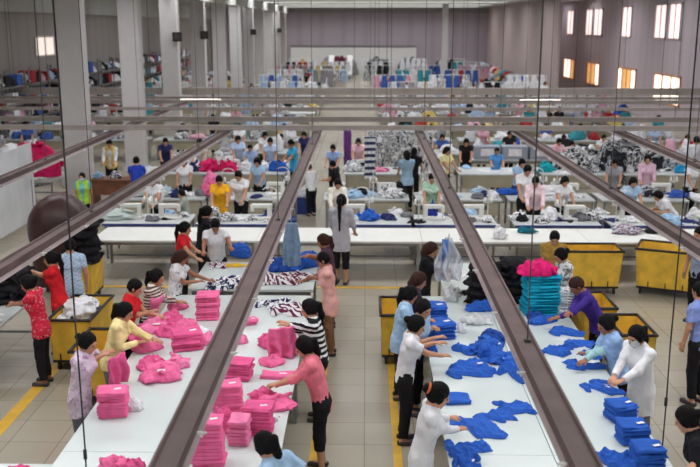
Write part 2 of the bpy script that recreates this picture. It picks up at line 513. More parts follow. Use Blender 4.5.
    if shoes:
        for i in (0, 1):
            A = J['A', i]; F = Field(A - np.array([.08, .11, .1]), A + np.array([.08, .2, .06]), .01)
            F.cone(A + np.array([0, -.03, -.05]) * s, A + np.array([0, .14, -.058]) * s, .043 * s, .036 * s, .01)
            F.plane(A - np.array([0, 0, .028]), np.array([0, 0, 1.])); F.plane((0, 0, .0), (0, 0, -1.))
            put('shoe', F.mesh('shoe'), SHOE, body)
    return body
# ------------------------------------------------------------------ garments
def sines(seed, f, n=5):
    r = np.random.RandomState(seed); k = r.normal(size=(n, 2)) * f; ph = r.rand(n) * 6.28; a = r.rand(n) * .6 + .4
    def fn(x, y):
        v = 0
        for i in range(n): v = v + a[i] * np.sin(k[i, 0] * x + k[i, 1] * y + ph[i])
        return v / n ** .5
    return fn

def sstep(t): t = np.clip(t, 0, 1); return t * t * (3 - 2 * t)

def spread_mesh(seed, w=.55, l=.6, t=.05, warp=.05, res=.009):
    """a shirt dropped flat on a table: body, two sleeves, ridged folds"""
    F = Field((-w * .75, -l * .65, 0), (w * .75, l * .65, t * 1.3), res)
    X, Y, Z = F.ax[0][:, None], F.ax[1][None, :], F.ax[2][None, None, :]
    a, b, c, d = sines(seed, 7), sines(seed + 1, 7), sines(seed + 2, 11), sines(seed + 3, 22)
    x = X + warp * a(X, Y); y = Y + warp * b(X, Y)
    d2 = np.maximum(np.abs(x) - w * .34, np.abs(y) - l * .5)
    for sx in (-1, 1):
        ax, ay, bx, by = sx * w * .26, l * .38, sx * w * .56, l * .2
        h = np.clip(((x - ax) * (bx - ax) + (y - ay) * (by - ay)) / ((bx - ax) ** 2 + (by - ay) ** 2), 0, 1)
        d2 = np.minimum(d2, np.hypot(x - ax - h * (bx - ax), y - ay - h * (by - ay)) - l * .115)
    nk = np.hypot(x / 1.4, y - l * .53) - l * .07
    d2 = np.maximum(d2, -nk)
    H = t * (.28 + .42 * (1 - np.abs(c(X, Y))) ** 2 + .25 * (1 - np.abs(d(X, Y))) ** 2 + .12 * a(X, Y))
    H = np.maximum(H, .008) * (.25 + .75 * sstep(-d2 / .05))
    F.a = np.maximum(np.maximum(d2[:, :, None], Z - H[:, :, None]), -Z).astype(np.float32) * .7
    return F.mesh('garment')

def folded_mesh(seed, w=.3, l=.25, t=.034, res=.0075):
    F = Field((-w / 2 - .01, -l / 2 - .01, -.003), (w / 2 + .01, l / 2 + .01, t * 1.5), res)
    X, Y, Z = F.ax[0][:, None, None], F.ax[1][None, :, None], F.ax[2][None, None, :]
    a, b, c = sines(seed, 14), sines(seed + 1, 16), sines(seed + 2, 12)
    x = X + .009 * a(Y, Z * 9); y = Y + .012 * b(X, Z * 9)
    top = t * (1 + .26 * c(X, Y)); r = t * .46
    m = top * .5
    q = [np.abs(x) - w / 2 + r, np.abs(y) - l / 2 + r, np.abs(Z - m) - m + r]
    F.a = (np.sqrt(sum(np.maximum(v, 0) ** 2 for v in q)) + np.minimum(np.maximum(np.maximum(q[0], q[1]), q[2]), 0) - r
           + .006 * np.exp(-((Z - m) / .005) ** 2)).astype(np.float32)
    F.plane((0, 0, 0), (0, 0, -1.))
    return F.mesh('folded')

def lump_mesh(seed, w=.5, l=.45, h=.3, n=26, res=.013, amp=.006, bunch=.5, block=False):
    """bunched cloth: folds, tucks and loose ends melted together over a mound"""
    r = np.random.RandomState(seed)
    F = Field((-w / 2 - .06, -l / 2 - .06, 0), (w / 2 + .06, l / 2 + .06, h * 1.15 + .03), res)
    sm = min(w, l)
    if block:
        for q in range(5):
            z = h * (q + .5) / 5.4; F.ell((r.uniform(-.04, .04) * w, r.uniform(-.04, .04) * l, z), (w * .47, l * .47, h * .17), rotz(r.rand()), .02)
            F.ell((r.uniform(-.1, .1) * w, r.uniform(-.1, .1) * l, z), (w * .4, l * .52, h * .1), rotz(r.rand() * 3), .01)
    else:
        for q in range(4):
            a = q * 1.571 + r.rand() * 1.2; d = .0 if q == 0 else .24
            F.ell((math.cos(a) * d * w, math.sin(a) * d * l, h * .05), (w * (.42 if q == 0 else .26), l * (.42 if q == 0 else .26), h * (.75 if q == 0 else .35 + .6 * r.rand())), None, .02)
    for i in range(n):
        th = r.rand() * 6.283; rad = (r.rand() * .9 + .05) ** .5
        zz = r.rand() if block else max(0, 1 - rad ** 2) * (.55 + .5 * r.rand())
        if block: rad = .85 + .15 * r.rand()
        c = np.array([math.cos(th) * rad * w * .43, math.sin(th) * rad * l * .43, h * (.06 + .84 * zz)])
        t2 = r.rand() * 6.283; d = np.array([math.cos(t2), math.sin(t2), r.uniform(-.5, .3)]) * sm * bunch * (.18 + .3 * r.rand())
        if r.rand() < .55:
            m = c + np.array([0, 0, .02]); ra = sm * (.035 + .05 * r.rand())
            F.cone(c - d, m, ra * .6, ra, .006); F.cone(m, c + d, ra, ra * .5, .006)
        else:
            R = rotz(t2) @ rotx((r.rand() - .5) * 1.6)
            F.ell(c, np.array([.34, .2, .055]) * sm * bunch * 1.5 * (.6 + .6 * r.rand()), R, .005)
    F.wrinkle(amp * 1.7, 9 / max(.4, sm), seed)
    F.plane((0, 0, 0), (0, 0, -1.))
    return F.mesh('bundle')

def drape_mesh(seed, w, h, t=.012, fold=.03, top=1.0, res=.011, bottom=1.0):
    """cloth hanging down from z=0"""
    F = Field((-w * .6, -.12, -h * 1.04), (w * .6, .12, .02), res)
    X, Y, Z = F.ax[0][:, None, None], F.ax[1][None, :, None], F.ax[2][None, None, :]
    a, b = sines(seed, 16 / w * .4), sines(seed + 1, 9)
    k = np.clip(-Z / h, 0, 1)
    hw = w / 2 * (top + (bottom - top) * sstep(k * 1.6)) * (1 + .06 * b(Z, Y * 0))
    f = fold * (.4 + .8 * k) * np.sin(X / w * 17 + a(X * 0, Z) * 1.5) + .02 * b(X, Z)
    zb = -h * (1 + .03 * a(X, Y * 0))
    F.a = (np.maximum(np.maximum(np.abs(X) - hw, np.abs(Y - f) - t), np.maximum(Z, zb - Z)) * .7).astype(np.float32)
    return F.mesh('drape')

FOLD = [folded_mesh(40 + i) for i in range(4)]
FOLDB = [folded_mesh(60 + i, .27, .24, .046) for i in range(3)]
SPREAD = [spread_mesh(10 + 7 * i, t=.075 + .015 * (i % 3), warp=.05 + .012 * (i % 4)) for i in range(8)]
BUNCH = [lump_mesh(300 + i, .42 + .05 * (i % 3), .38, .13 + .03 * (i % 3), 20, .0115) for i in range(5)]
LUMP = [lump_mesh(500 + i, .6, .5, .34, 34, .016) for i in range(4)]
rnd = random.Random(5)

def item(name, me, mat, x, y, z, rz, label, cat, group=None, sc=(1, 1, 1), tilt=(0, 0), extra=None):
    o = put(name, me, mat, None, (x, y, z)); o.rotation_euler = (tilt[0], tilt[1], rz); o.scale = sc
    tag(o, label, cat, group)
    return o

PRINT = plain('white_print', (232, 230, 234), .6)
def tagpart(o, x, y, z, d=(.07, .035, .004), rz=.3, name='label_tag', mat=None):
    b = MB(); b.box((0, 0, 0), d); p = put(name, b.mesh(name), mat or PRINT, o, (x, y, z), rz); p['label'] = 'white tag'
    return p

NOTAG = {'rolls'}
def stack(x, y, z, n, mat, label, group, rz=0, meshes=None, sc=(1, 1, 1), name='folded_shirt', cat='shirt', step=None, jit=.014, lean=(0, 0), tags=True):
    meshes = meshes or FOLD; t = step or (.036 if meshes is FOLD else .048)
    for i in range(n):
        o = item(name, meshes[rnd.randrange(len(meshes))], mat, x + rnd.uniform(-jit, jit) + lean[0] * i, y + rnd.uniform(-jit, jit) + lean[1] * i, z + i * t * sc[2], rz + rnd.uniform(-.06, .06),
                 label if n == 1 else label, cat, group, sc)
        if tags and i == n - 1: tagpart(o, .06, -.03, .042 if meshes is FOLD else .054)
    return z + n * t * sc[2]

# ------------------------------------------------------------------ furniture
LAM = plain('white_laminate', (204, 213, 212), .16, .012, 2.5, spec=.5)
LAM2 = plain('pale_worktop', (190, 194, 194), .35, .05, 3)
STEEL = plain('grey_steel', (150, 152, 154), .4, .05, 6, metal=.6)
BEIGE = plain('beige_panel', (168, 160, 138), .55, .04, 3)
DGREY = plain('dark_grey_metal', (70, 68, 66), .5, .08)
BLUEE = plain('blue_edge', (66, 78, 150), .5)
WHITEP = plain('white_paint', (222, 222, 218), .45, .02)
BROWNW = plain('brown_board', (120, 74, 50), .55, .12, 4)
YEL = plain('yellow_canvas', (228, 184, 62), .6, .09, 5, .2, 20)
RIM = plain('black_rim', (34, 28, 28), .5)
RUB = plain('black_rubber', (30, 30, 32), .6)

def table(x0, x1, y0, y1, z, label, group=None, name='packing_table', cat='table', top=None, legs=True, edge=None, rail=True, panel=None):
    cx, cy = (x0 + x1) / 2, (y0 + y1) / 2; w, d = x1 - x0, y1 - y0
    t = empty(name, (cx, cy, 0)); tag(t, label, cat, group)
    b = MB(); b.box((0, 0, z - .02), (w - .006, d - .006, .04), bev=.004); put('tabletop', b.mesh('tabletop'), top or LAM, t)
    if edge is not None:
        b = MB(); b.box((0, -d / 2 - .006, z - .02), (w - .02, .014, .045)); put('edge_strip', b.mesh('edge'), edge, t)
    if legs:
        for sx in (-1, 1):
            for sy in (-1, 1):
                b = MB(); b.box((sx * (w / 2 - .07), sy * (d / 2 - .08), (z - .04) / 2), (.045, .045, z - .04)); put('leg', b.mesh('leg'), STEEL, t)
    if rail:
        b = MB(); b.box((0, d / 2 - .08, .18), (w - .18, .035, .035)); b.box((0, -d / 2 + .08, z - .08), (w - .18, .03, .06)); put('rail', b.mesh('rail'), STEEL, t)
    if panel is not None:
        b = MB(); b.box((0, -d / 2 + .04, z - .04 - .17), (w - .2, .02, .34)); put('front_panel', b.mesh('panel'), panel, t)
    return t

def cart(x, y, w, d, label, rz=0, h=.77, inside=None):
    t = empty('laundry_cart', (x, y, 0), rz); tag(t, label, 'cart', None)
    zb = .16; w0, d0 = w * .9, d * .9
    b = MB()
    # four canvas sides with real thickness and a floor
    for sx in (-1, 1):
        v = [(sx * w0 / 2, -d0 / 2, zb), (sx * w0 / 2, d0 / 2, zb), (sx * w / 2, d / 2, h), (sx * w / 2, -d / 2, h)]
        q = [b.bm.verts.new(p) for p in v] + [b.bm.verts.new((p[0] - sx * .014, p[1], p[2])) for p in v]
        for f in ((0, 1, 2, 3), (7, 6, 5, 4), (0, 4, 5, 1), (1, 5, 6, 2), (2, 6, 7, 3), (3, 7, 4, 0)): b.bm.faces.new([q[i] for i in f])
    for sy in (-1, 1):
        v = [(-w0 / 2, sy * d0 / 2, zb), (w0 / 2, sy * d0 / 2, zb), (w / 2, sy * d / 2, h), (-w / 2, sy * d / 2, h)]
        q = [b.bm.verts.new(p) for p in v] + [b.bm.verts.new((p[0], p[1] - sy * .014, p[2])) for p in v]
        for f in ((0, 1, 2, 3), (7, 6, 5, 4), (0, 4, 5, 1), (1, 5, 6, 2), (2, 6, 7, 3), (3, 7, 4, 0)): b.bm.faces.new([q[i] for i in f])
    b.box((0, 0, zb + .006), (w0 - .02, d0 - .02, .012))
    put('canvas_box', b.mesh('canvas'), YEL, t)
    b = MB(); r = .022
    c = [(-w / 2, -d / 2, h), (w / 2, -d / 2, h), (w / 2, d / 2, h), (-w / 2, d / 2, h)]
    for i in range(4):
        b.rod(c[i], c[(i + 1) % 4], r); b.ball(c[i], r * 1.05)
    put('rim', b.mesh('rim', True), RIM, t)
    b = MB(); b.box((0, 0, zb - .02), (w0 + .01, d0 + .01, .035))
    put('base_frame', b.mesh('base'), RIM, t)
    for sx in (-1, 1):
        for sy in (-1, 1):
            b = MB(); p = (sx * (w0 / 2 - .06), sy * (d0 / 2 - .06), .055)
            b.rod((p[0] - .016, p[1], p[2]), (p[0] + .016, p[1], p[2]), .053, seg=16); b.box((p[0], p[1], .105), (.05, .03, .06))
            put('caster', b.mesh('caster'), RUB, t)
    for k in range(3):
        b = MB(); b.box(((k - 1) * w * .27, -d0 / 2 - .016, zb + .05), (.018, .012, .1)); put('strap', b.mesh('strap'), RIM, t)
    return t

# ------------------------------------------------------------------ lighting channels
CHAN = plain('dusty_brown_channel', (92, 74, 72), .6, .12, 3)
REFL = plain('dusty_reflector', (150, 134, 134), .45, .07, 4)
TUBE = emit('tube_glow', (255, 250, 240), 5.0)

def beam(x, y0, y1, label, z=2.2, wires=(), first=0.0, flip=1, rz=0):
    t = empty('light_channel', (x, (y0 + y1) / 2, z), rz); tag(t, label, 'light fixture')
    L = y1 - y0; c = (y0 + y1) / 2
    b = MB(); b.prism([(-.085, -.04), (.085, -.04), (.085, .045), (.068, .045), (.06, .02), (-.06, .02), (-.068, .045), (-.085, .045)], -L / 2, L / 2)
    put('channel', b.mesh('channel'), CHAN, t)
    seg = 1.52; n = int((L - first) / seg)
    for i in range(n):
        a = -L / 2 + first + i * seg; e = a + seg - .05
        b = MB(); b.prism([(-.108, -.085), (-.103, -.089), (-.05, -.05), (.05, -.05), (.103, -.089), (.108, -.085), (.07, -.04), (-.07, -.04)], a, e)
        put('reflector', b.mesh('reflector'), REFL, t)
        b = MB(); b.rod((0, a + .05, -.072), (0, e - .05, -.072), .013, seg=8); put('fluorescent_tube', b.mesh('tube', True), TUBE, t)
        b = MB(); b.box((flip * .085, e + .025, -.075), (.06, .028, .035)); b.rod((flip * .1, e + .025, -.075), (flip * .14, e + .025, -.06), .01)
        put('lamp_holder', b.mesh('holder'), WHITEP, t)
    for y in wires:
        b = MB(); b.rod((.02, y - c, .02), (.02, y - c, CEIL - z), .0065, seg=6); b.box((.02, y - c, .03), (.05, .06, .03)); put('hanger_rod', b.mesh('rod'), DGREY, t)
    return t
CEIL = 6.45

# ------------------------------------------------------------------ sewing machine
def machine():
    t = empty('sewing_machine'); tag(t, 'sewing machine', 'sewing machine')
    b = MB(); b.box((0, 0, .03), (.48, .18, .06), bev=.01); put('machine_bed', b.mesh('bed'), WHITEP, t)
    b = MB(); b.box((.02, .01, .29), (.44, .09, .09), bev=.02); b.box((.18, .01, .16), (.1, .1, .24), bev=.015); b.box((-.19, .01, .24), (.07, .085, .15), bev=.015)
    put('machine_arm', b.mesh('arm'), WHITEP, t)
    b = MB(); b.rod((.25, .01, .28), (.29, .01, .28), .06, seg=16); put('handwheel', b.mesh('wheel'), DGREY, t)
    b = MB(); b.rod((-.19, .01, .17), (-.19, .01, .06), .006); b.box((-.19, .0, .065), (.03, .04, .006)); put('needle_bar', b.mesh('needle'), STEEL, t)
    b = MB(); pts = [(.33, .12, 0), (.33, .12, .55)] + [(.33 - .16 * (1 - math.cos(a)), .12, .55 + .13 * math.sin(a)) for a in (.5, 1, 1.5, 2.1, 2.6)]
    b.path(pts, .011); b.box((.33, .12, .35), (.2, .03, .015)); put('thread_stand', b.mesh('stand'), WHITEP, t)
    for sx in (-1, 1):
        b = MB(); b.rod((.33 + sx * .07, .12, .358), (.33 + sx * .07, .12, .47), .035, .018, seg=10); put('thread_cone', b.mesh('cone', True), cloth('thread_white', (232, 230, 224)), t)
    return t
# ------------------------------------------------------------------ the setting
def floor_mat():
    m, N, L, B = new_mat('floor_tiles')
    t = N.new('ShaderNodeTexCoord'); br = N.new('ShaderNodeTexBrick')
    br.offset = 0; br.inputs['Scale'].default_value = 1; br.inputs['Brick Width'].default_value = .6; br.inputs['Row Height'].default_value = .6
    br.inputs['Mortar Size'].default_value = .006; br.inputs['Mortar Smooth'].default_value = .4; br.inputs['Bias'].default_value = 0
    br.inputs['Color1'].default_value = lin((172, 164, 148)); br.inputs['Color2'].default_value = lin((165, 156, 140)); br.inputs['Mortar'].default_value = lin((124, 117, 105))
    L.new(t.outputs['Object'], br.inputs['Vector'])
    n = noise(N, L, .9, 5); mx = N.new('ShaderNodeMix'); mx.data_type = 'RGBA'; mx.blend_type = 'MULTIPLY'; mx.inputs[0].default_value = .22
    L.new(br.outputs[0], mx.inputs[6]); L.new(ramp(N, L, n.outputs[0], [(.3, (.72, .70, .66, 1)), (.7, (1, 1, 1, 1))]), mx.inputs[7])
    L.new(mx.outputs[2], B.inputs['Base Color']); B.inputs['Roughness'].default_value = .22
    n3 = noise(N, L, 3.5, 3); L.new(ramp(N, L, n3.outputs[0], [(.3, (.2,) * 3 + (1,)), (.7, (.27,) * 3 + (1,))]), B.inputs['Roughness'])
    return m

def ribbed(name, c, period, depth=.25, axis=0, dark=.9):
    m, N, L, B = new_mat(name)
    t = N.new('ShaderNodeTexCoord'); w = N.new('ShaderNodeTexWave'); w.bands_direction = 'XYZ'[axis]
    w.inputs['Scale'].default_value = 2 * math.pi / (20 * period); L.new(t.outputs['Object'], w.inputs['Vector'])
    a = lin(c); d = tuple(v * dark for v in a[:3]) + (1,)
    L.new(ramp(N, L, w.outputs[0], [(.0, d), (.25, a)]), B.inputs['Base Color'])
    bp = N.new('ShaderNodeBump'); bp.inputs['Strength'].default_value = depth; bp.inputs['Distance'].default_value = .03
    L.new(w.outputs[0], bp.inputs['Height']); L.new(bp.outputs[0], B.inputs['Normal']); B.inputs['Roughness'].default_value = .5
    return m

def slab(name, lo, hi, mat):
    c = [(a + b) / 2 for a, b in zip(lo, hi)]; b = MB(); b.box((0, 0, 0), [q - p for p, q in zip(lo, hi)])
    return struct(put(name, b.mesh(name), mat, None, c))

XW, YB = 15.0, 92.0
WALL = ribbed('lilac_grey_cladding', (180, 167, 174), 1.1, .3, 1)
WALLB = ribbed('lilac_grey_back_cladding', (174, 162, 172), 2.2, .3, 0)
WALLP = ribbed('mauve_partition_sheet', (184, 166, 164), .9, .4, 1, .85)
CEILM = plain('grey_ceiling', (186, 186, 182), .7, .04, 1)
slab('floor', (-16, -4, -.1), (16, YB, 0), floor_mat())
slab('wall_right', (XW, -4, 0), (XW + .2, YB, CEIL), WALL)
slab('wall_left', (-XW - .4, -4, 0), (-XW - .2, YB, CEIL), ribbed('grey_cladding', (150, 143, 138), 1.3, .3, 1))
slab('wall_back', (-16, YB, 0), (16, YB + .2, CEIL), WALLB)
slab('wall_partition', (12.0, 58, 0), (12.15, YB, CEIL), WALLP)
TRW = plain('white_trim', (226, 224, 222), .5, .02); TRG = plain('grey_trim', (150, 148, 148), .6, .03)
slab('trim_1', (-7.95, 20, 5.9), (-7.55, YB, CEIL), CEILM)
slab('trim_2', (-XW - .2, -4, 5.35), (-XW + .1, YB, CEIL), CEILM)
slab('trim_3', (-7.5, YB - .2, 5.95), (12, YB, CEIL), TRG)
slab('trim_4', (-7.5, YB - .25, 0), (5, YB, 2.62), TRW)
slab('trim_5', (-7.5, YB - .28, 2.75), (5, YB, 2.88), TRG)
YLINE = plain('yellow_floor_paint', (214, 168, 52), .4, .08, 5)
slab('trim_6', (-.63, 3, .001), (-.53, 12.9, .004), YLINE)
slab('trim_7', (.33, 3, .001), (.43, 12.9, .004), YLINE)
slab('trim_8', (-4.52, 4, .001), (-4.36, 12.4, .004), YLINE)
slab('trim_9', (-.9, 16.25, .001), (1.0, 16.37, .004), YLINE)
slab('trim_10', (-5.2, 16.25, .001), (-2.9, 16.37, .004), YLINE)
COLM = plain('white_column_paint', (196, 192, 192), .5, .03, 2); COLE = plain('column_edge_light', (214, 210, 206), .5, .02)
for k in range(11):
    b = MB(); b.box((0, 0, 2.95), (.66, .5, 5.9), bev=.015); b.box((0, 0, .06), (.8, .64, .12))
    struct(put('column', b.mesh('column'), COLM, None, (-7.75, 24.2 + 6.15 * k, 0)))
b = MB(); b.box((0, 0, CEIL / 2), (.46, .4, CEIL)); struct(put('column', b.mesh('column'), COLM, None, (6.35, 74.5, 0)))

# windows in the right wall: frame, mullions, panes bright with daylight
FRAMEM = plain('orange_window_frame', (214, 150, 92), .5, .05); FRAMEW = plain('pale_window_frame', (206, 190, 190), .5, .03)
PANE = emit('daylight_pane', (255, 246, 232), 1.5); PANEW = emit('warm_shutter_pane', (236, 178, 112), .75); PANEP = emit('pinkish_curtained_pane', (250, 226, 222), 1.1)
def depth(px, dz): return (905 * XW / (px - 366) - dz * math.sin(PITCH)) / math.cos(PITCH)
wn = 0
def window(px0, px1, z0, z1, panes, fm):
    global wn; wn += 1
    dz = CAMH - (z0 + z1) / 2; y1, y0 = depth(px0, dz), depth(px1, dz)
    t = empty('window_%d' % wn, (XW - .03, (y0 + y1) / 2, z0)); struct(t); w = y1 - y0; h = z1 - z0; n = len(panes); f = .08
    b = MB()
    b.box((0, 0, f / 2), (.1, w, f)); b.box((0, 0, h - f / 2), (.1, w, f))
    for i in range(n + 1): b.box((0, -w / 2 + f / 2 + i * (w - f) / n, h / 2), (.1, f, h))
    put('window_frame', b.mesh('frame'), fm, t)
    for i, p in enumerate(panes):
        b = MB(); c = -w / 2 + f / 2 + (i + .5) * (w - f) / n; b.box((.01, c, h / 2), (.02, (w - f) / n - f, h - 2 * f)); put('pane', b.mesh('pane'), p, t)
for a in ((564, 574, 'ppw'), (587, 599, 'wwp'), (617, 635, 'pwwp'), (653, 679, 'ppp')):
    window(a[0], a[1], .95, 2.4, [PANE if c == 'p' else PANEW for c in a[2][::-1]], FRAMEM)
for a in ((567.4, 573.5), (586, 592), (594, 602), (622, 631), (654.5, 665.5), (668.5, 680)):
    window(a[0], a[1], 4.1, 5.85, [PANEP, PANEP], FRAMEW)
window(552.5, 555, 1.6, 3.2, [PANE], FRAMEM)

t = empty('window_%d' % (wn + 1), (-XW - .17, 43.4, 3.35)); struct(t)
b = MB(); b.box((0, 0, .04), (.1, 2.6, .08)); b.box((0, 0, .92), (.1, 2.6, .08))
for q in (-1, 0, 1): b.box((0, q * 1.27, .48), (.1, .07, .9))
put('window_frame', b.mesh('frame'), FRAMEW, t)
for q in (-1, 1):
    b = MB(); b.box((-.01, q * .635, .48), (.02, 1.2, .82)); put('pane', b.mesh('pane'), emit('dim_daylight_pane', (250, 236, 224), .7), t)
# added glow strips to light the hall, unseen in wells between the ceiling boards
FILLGLOW = emit('added_rooflight_glow', (250, 252, 255), ROOF)
for k in range(11):
    y = 1 + 8.6 * k
    b = MB(); xr = 13.6 if y < 55 else 10.5; b.box((0, 0, 0), (xr + 12, 2.4, .03)); struct(put('added_rooflight', b.mesh('added_rooflight'), FILLGLOW, None, ((xr - 12) / 2, y, CEIL + .62)))
    slab('ceiling', (-16, y - 1.2, CEIL), (-12, y + 1.2, CEIL + .65), CEILM); slab('ceiling', (xr, y - 1.2, CEIL), (16 if y < 55 else 12.5, y + 1.2, CEIL + .65), CEILM)
    if y > 55:
        b = MB(); b.box((0, 0, 0), (2.0, 2.4, .03)); struct(put('added_rooflight', b.mesh('added_rooflight'), FILLGLOW, None, (13.5, y, CEIL + .62))); slab('ceiling', (14.5, y - 1.2, CEIL), (16, y + 1.2, CEIL + .65), CEILM)  # extra unseen strip added to brighten the wall behind the partition
    for q in (-1, 1): slab('added_rooflight_kerb', (-16, y + q * 1.2 - .03, CEIL), (16, y + q * 1.2 + .03, CEIL + .7), CEILM)
    y2 = y + 8.6 - 1.2 if k < 10 else YB
    slab('ceiling', (-16, y + 1.2, CEIL), (16, y2, CEIL + .1), CEILM)
slab('ceiling', (-16, -4, CEIL), (16, -.2, CEIL + .1), CEILM)

for i, (px, D) in enumerate(((160.5, 36.7), (181, 43), (256.5, 55), (288, 92))):
    off = (px - 366); dd = 42.6 if i == 1 else D
    x = -7.3 if i != 3 else -7.0
    t = empty('wall_speaker', (-7.42, (24.2 + 6.15 * (2, 3, 6, 9)[i]) - .1, 4.35)); tag(t, 'black loudspeaker box on the %s white column from the left' % ('third', 'fourth', 'seventh', 'tenth')[i], 'speaker', 'loudspeakers on the columns')
    b = MB(); b.box((.02, -.2, 0), (.34, .26, .36), bev=.02); put('cabinet', b.mesh('cab'), RIM, t)
    b = MB(); b.box((0, -.02, 0), (.05, .12, .1)); b.rod((.02, -.33, 0), (.02, -.345, 0), .12, seg=20); put('grille', b.mesh('grille'), DGREY, t)

# ------------------------------------------------------------------ near tables
ys = (5.35, 7.87, 10.45, 13.0); nm = ('nearest', 'middle', 'far')
for j in range(3):
    for c, (a, b_) in enumerate(((-2.88, -1.8), (-1.8, -.79))):
        table(a, b_, ys[j], ys[j + 1], .85, '%s white table section under the pink shirts, on the %s' % (nm[j], ('left side of the brown channel', 'aisle side')[c]), 'white table sections of the pink line')
    for c, (a, b_) in enumerate(((.78, 1.78), (1.78, 2.84))):
        table(a, b_, ys[j], ys[j + 1], .85, '%s white table section under the blue shirts, on the %s' % (nm[j], ('aisle side', 'right side of the brown channel')[c]), 'white table sections of the blue line')
table(-2.72, -1.75, 13.3, 14.95, .85, 'white table beyond the pink line holding navy and white garments, left half', None)
table(-1.75, -.79, 13.3, 14.95, .85, 'white table beyond the pink line under the royal blue heap', None)
table(1.2, 2.9, 13.35, 14.95, .85, 'white table behind the black garment bundles on the blue line', None)
table(-6.3, -4.9, 10.9, 13.3, .86, 'grey-legged table at the left edge with white garments on it', None, top=LAM2)

# lighting channels
beam(-6.28, 4.2, 31.5, 'long dusty lighting channel furthest left, over the white partition boards', first=.3, wires=(17.5, 25))
beam(-3.83, 4.2, 24.0, 'long dusty lighting channel over the yellow carts on the left', first=.2, wires=(12.5, 19.5), rz=-.036)
beam(-1.2, 3.6, 23.4, 'long brown lighting channel running over the pink shirt tables', first=.5, wires=(12.0, 20))
beam(1.34, 3.6, 23.4, 'long brown lighting channel running over the blue shirt tables', first=.1, flip=-1, wires=(7.2, 14.5, 21))
beam(3.95, 4.2, 24.0, 'long dusty lighting channel over the yellow carts on the right', first=.6, flip=-1, wires=(14.5, 20.5), rz=.0157)
beam(6.35, 4.2, 26.0, 'long dusty lighting channel furthest right', first=.6, flip=-1, wires=(17.5,))
CH2 = plain('grey_cross_channel', (150, 140, 134), .5, .06, 3)
def cross(y, z, w, hgt, label, x0=-14, x1=14, lit=()):
    t = empty('cross_channel', (0, y, z)); tag(t, label, 'light fixture')
    b = MB(); b.box(((x0 + x1) / 2, 0, 0), (x1 - x0, w, hgt)); b.box(((x0 + x1) / 2, 0, -hgt / 2 - .015), (x1 - x0, w * 1.7, .03)); put('channel', b.mesh('cross'), CH2, t)
    for i in range(7):
        x = x0 + 1.5 + i * (x1 - x0 - 3) / 6 + rnd.uniform(-.7, .7)
        b = MB(); b.rod((x, 0, hgt / 2), (x, 0, CEIL - z), .007, seg=6); put('hanger_rod', b.mesh('rod'), DGREY, t)
    for x in lit:
        b = MB(); b.rod((x - .75, 0, -hgt / 2 - .05), (x + .75, 0, -hgt / 2 - .05), .02, seg=8); put('fluorescent_tube', b.mesh('tube', True), TUBE, t)
cross(22.4, 2.34, .1, .09, 'nearest grey channel crossing the hall from side to side')
cross(24.5, 2.34, .1, .1, 'second nearest grey channel crossing the hall')
cross(31.9, 2.2, .14, .1, 'thin grey channel crossing the hall, third from the front')
cross(33.6, 2.2, .12, .06, 'thin grey channel crossing the hall, fourth from the front', lit=(-6.1, 6.4))
cross(37.0, 2.2, .26, .24, 'thick grey channel crossing the hall, furthest back')
cross(27.7, 2.33, .08, .06, 'thin grey channel between the second and third cross channels')

# power cables
def cable(x, y, z, label, top=CEIL, knot=.25, r=.008):
    t = empty('power_cable', (x, y, z)); tag(t, label, 'cable')
    b = MB(); b.path([(0, 0, 0), (.004, 0, knot), (-.004, .0, 1.5), (.006, 0, 3), (0, 0, top - z)], r, 8); put('cord', b.mesh('cord', True), RUB, t)
    b = MB(); b.rod((0, 0, knot - .04), (0, 0, knot + .05), r * 2.1, seg=10); put('connector', b.mesh('conn', True), RUB, t)
p = G(86, 467, .86); cable(p.x, p.y, .86, 'dark power cable hanging down to the left pink table', knot=.12)
p = G(663, 437, .5); cable(p.x, p.y, .0, 'dark power cable hanging to the floor beside the blue packs', knot=.9)

# ------------------------------------------------------------------ carts
WHITEC = cloth('white_cloth', (222, 222, 226)); YELC = cloth('yellow_cloth', (222, 178, 60))
cart(-4.15, 12.6, .6, 1.2, 'yellow laundry cart heaped with white garments behind the woman in red')
cart(-3.49, 11.2, .5, .9, 'empty yellow cart behind the woman in the pale yellow shirt')
cart(-5.02, 15.5, .5, .8, 'yellow cart at the left piled with black garments')
cart(.5, 12.75, .55, .9, 'narrow yellow cart standing beside the centre aisle')
cart(3.66, 11.95, .46, .9, 'yellow cart behind the woman in the white shirt on the right', h=.77)
cart(3.44, 13.1, .48, .85, 'yellow cart between the purple sweater and the big carts', h=.77)
cart(4.12, 16.2, 1.08, .62, 'large empty yellow cart, left of the two in front of the long white table', h=.82)
cart(5.55, 16.1, 1.1, .75, 'large yellow cart turned at an angle with white cloth inside', rz=-.42, h=.86)
item('white_garment_heap', lump_mesh(650, .5, 1.06, .66, 70, .017, .008, .8, block=True), WHITEC, -4.15, 12.6, .19, 0, 'white garments heaped in the yellow cart on the left', 'garment', sc=(.78, .83, 1.08))
item('white_garment_heap', LUMP[1], WHITEC, 5.6, 16.1, .4, .2, 'white cloth lying inside the angled yellow cart', 'garment', sc=(1.2, .95, .95))
item('black_garment_heap', lump_mesh(640, .56, .72, .85, 50, .016, block=True), BLACKC, -4.95, 15.4, .72, .1, 'black garments piled high on the yellow cart at the left', 'garment')
item('orange_cloth', BUNCH[1], cloth('orange_cloth', (214, 110, 62)), 4.0, 16.2, .19, .2, 'orange cloth in the bottom of the large yellow cart', 'garment', sc=(1.2, .8, 1.6))
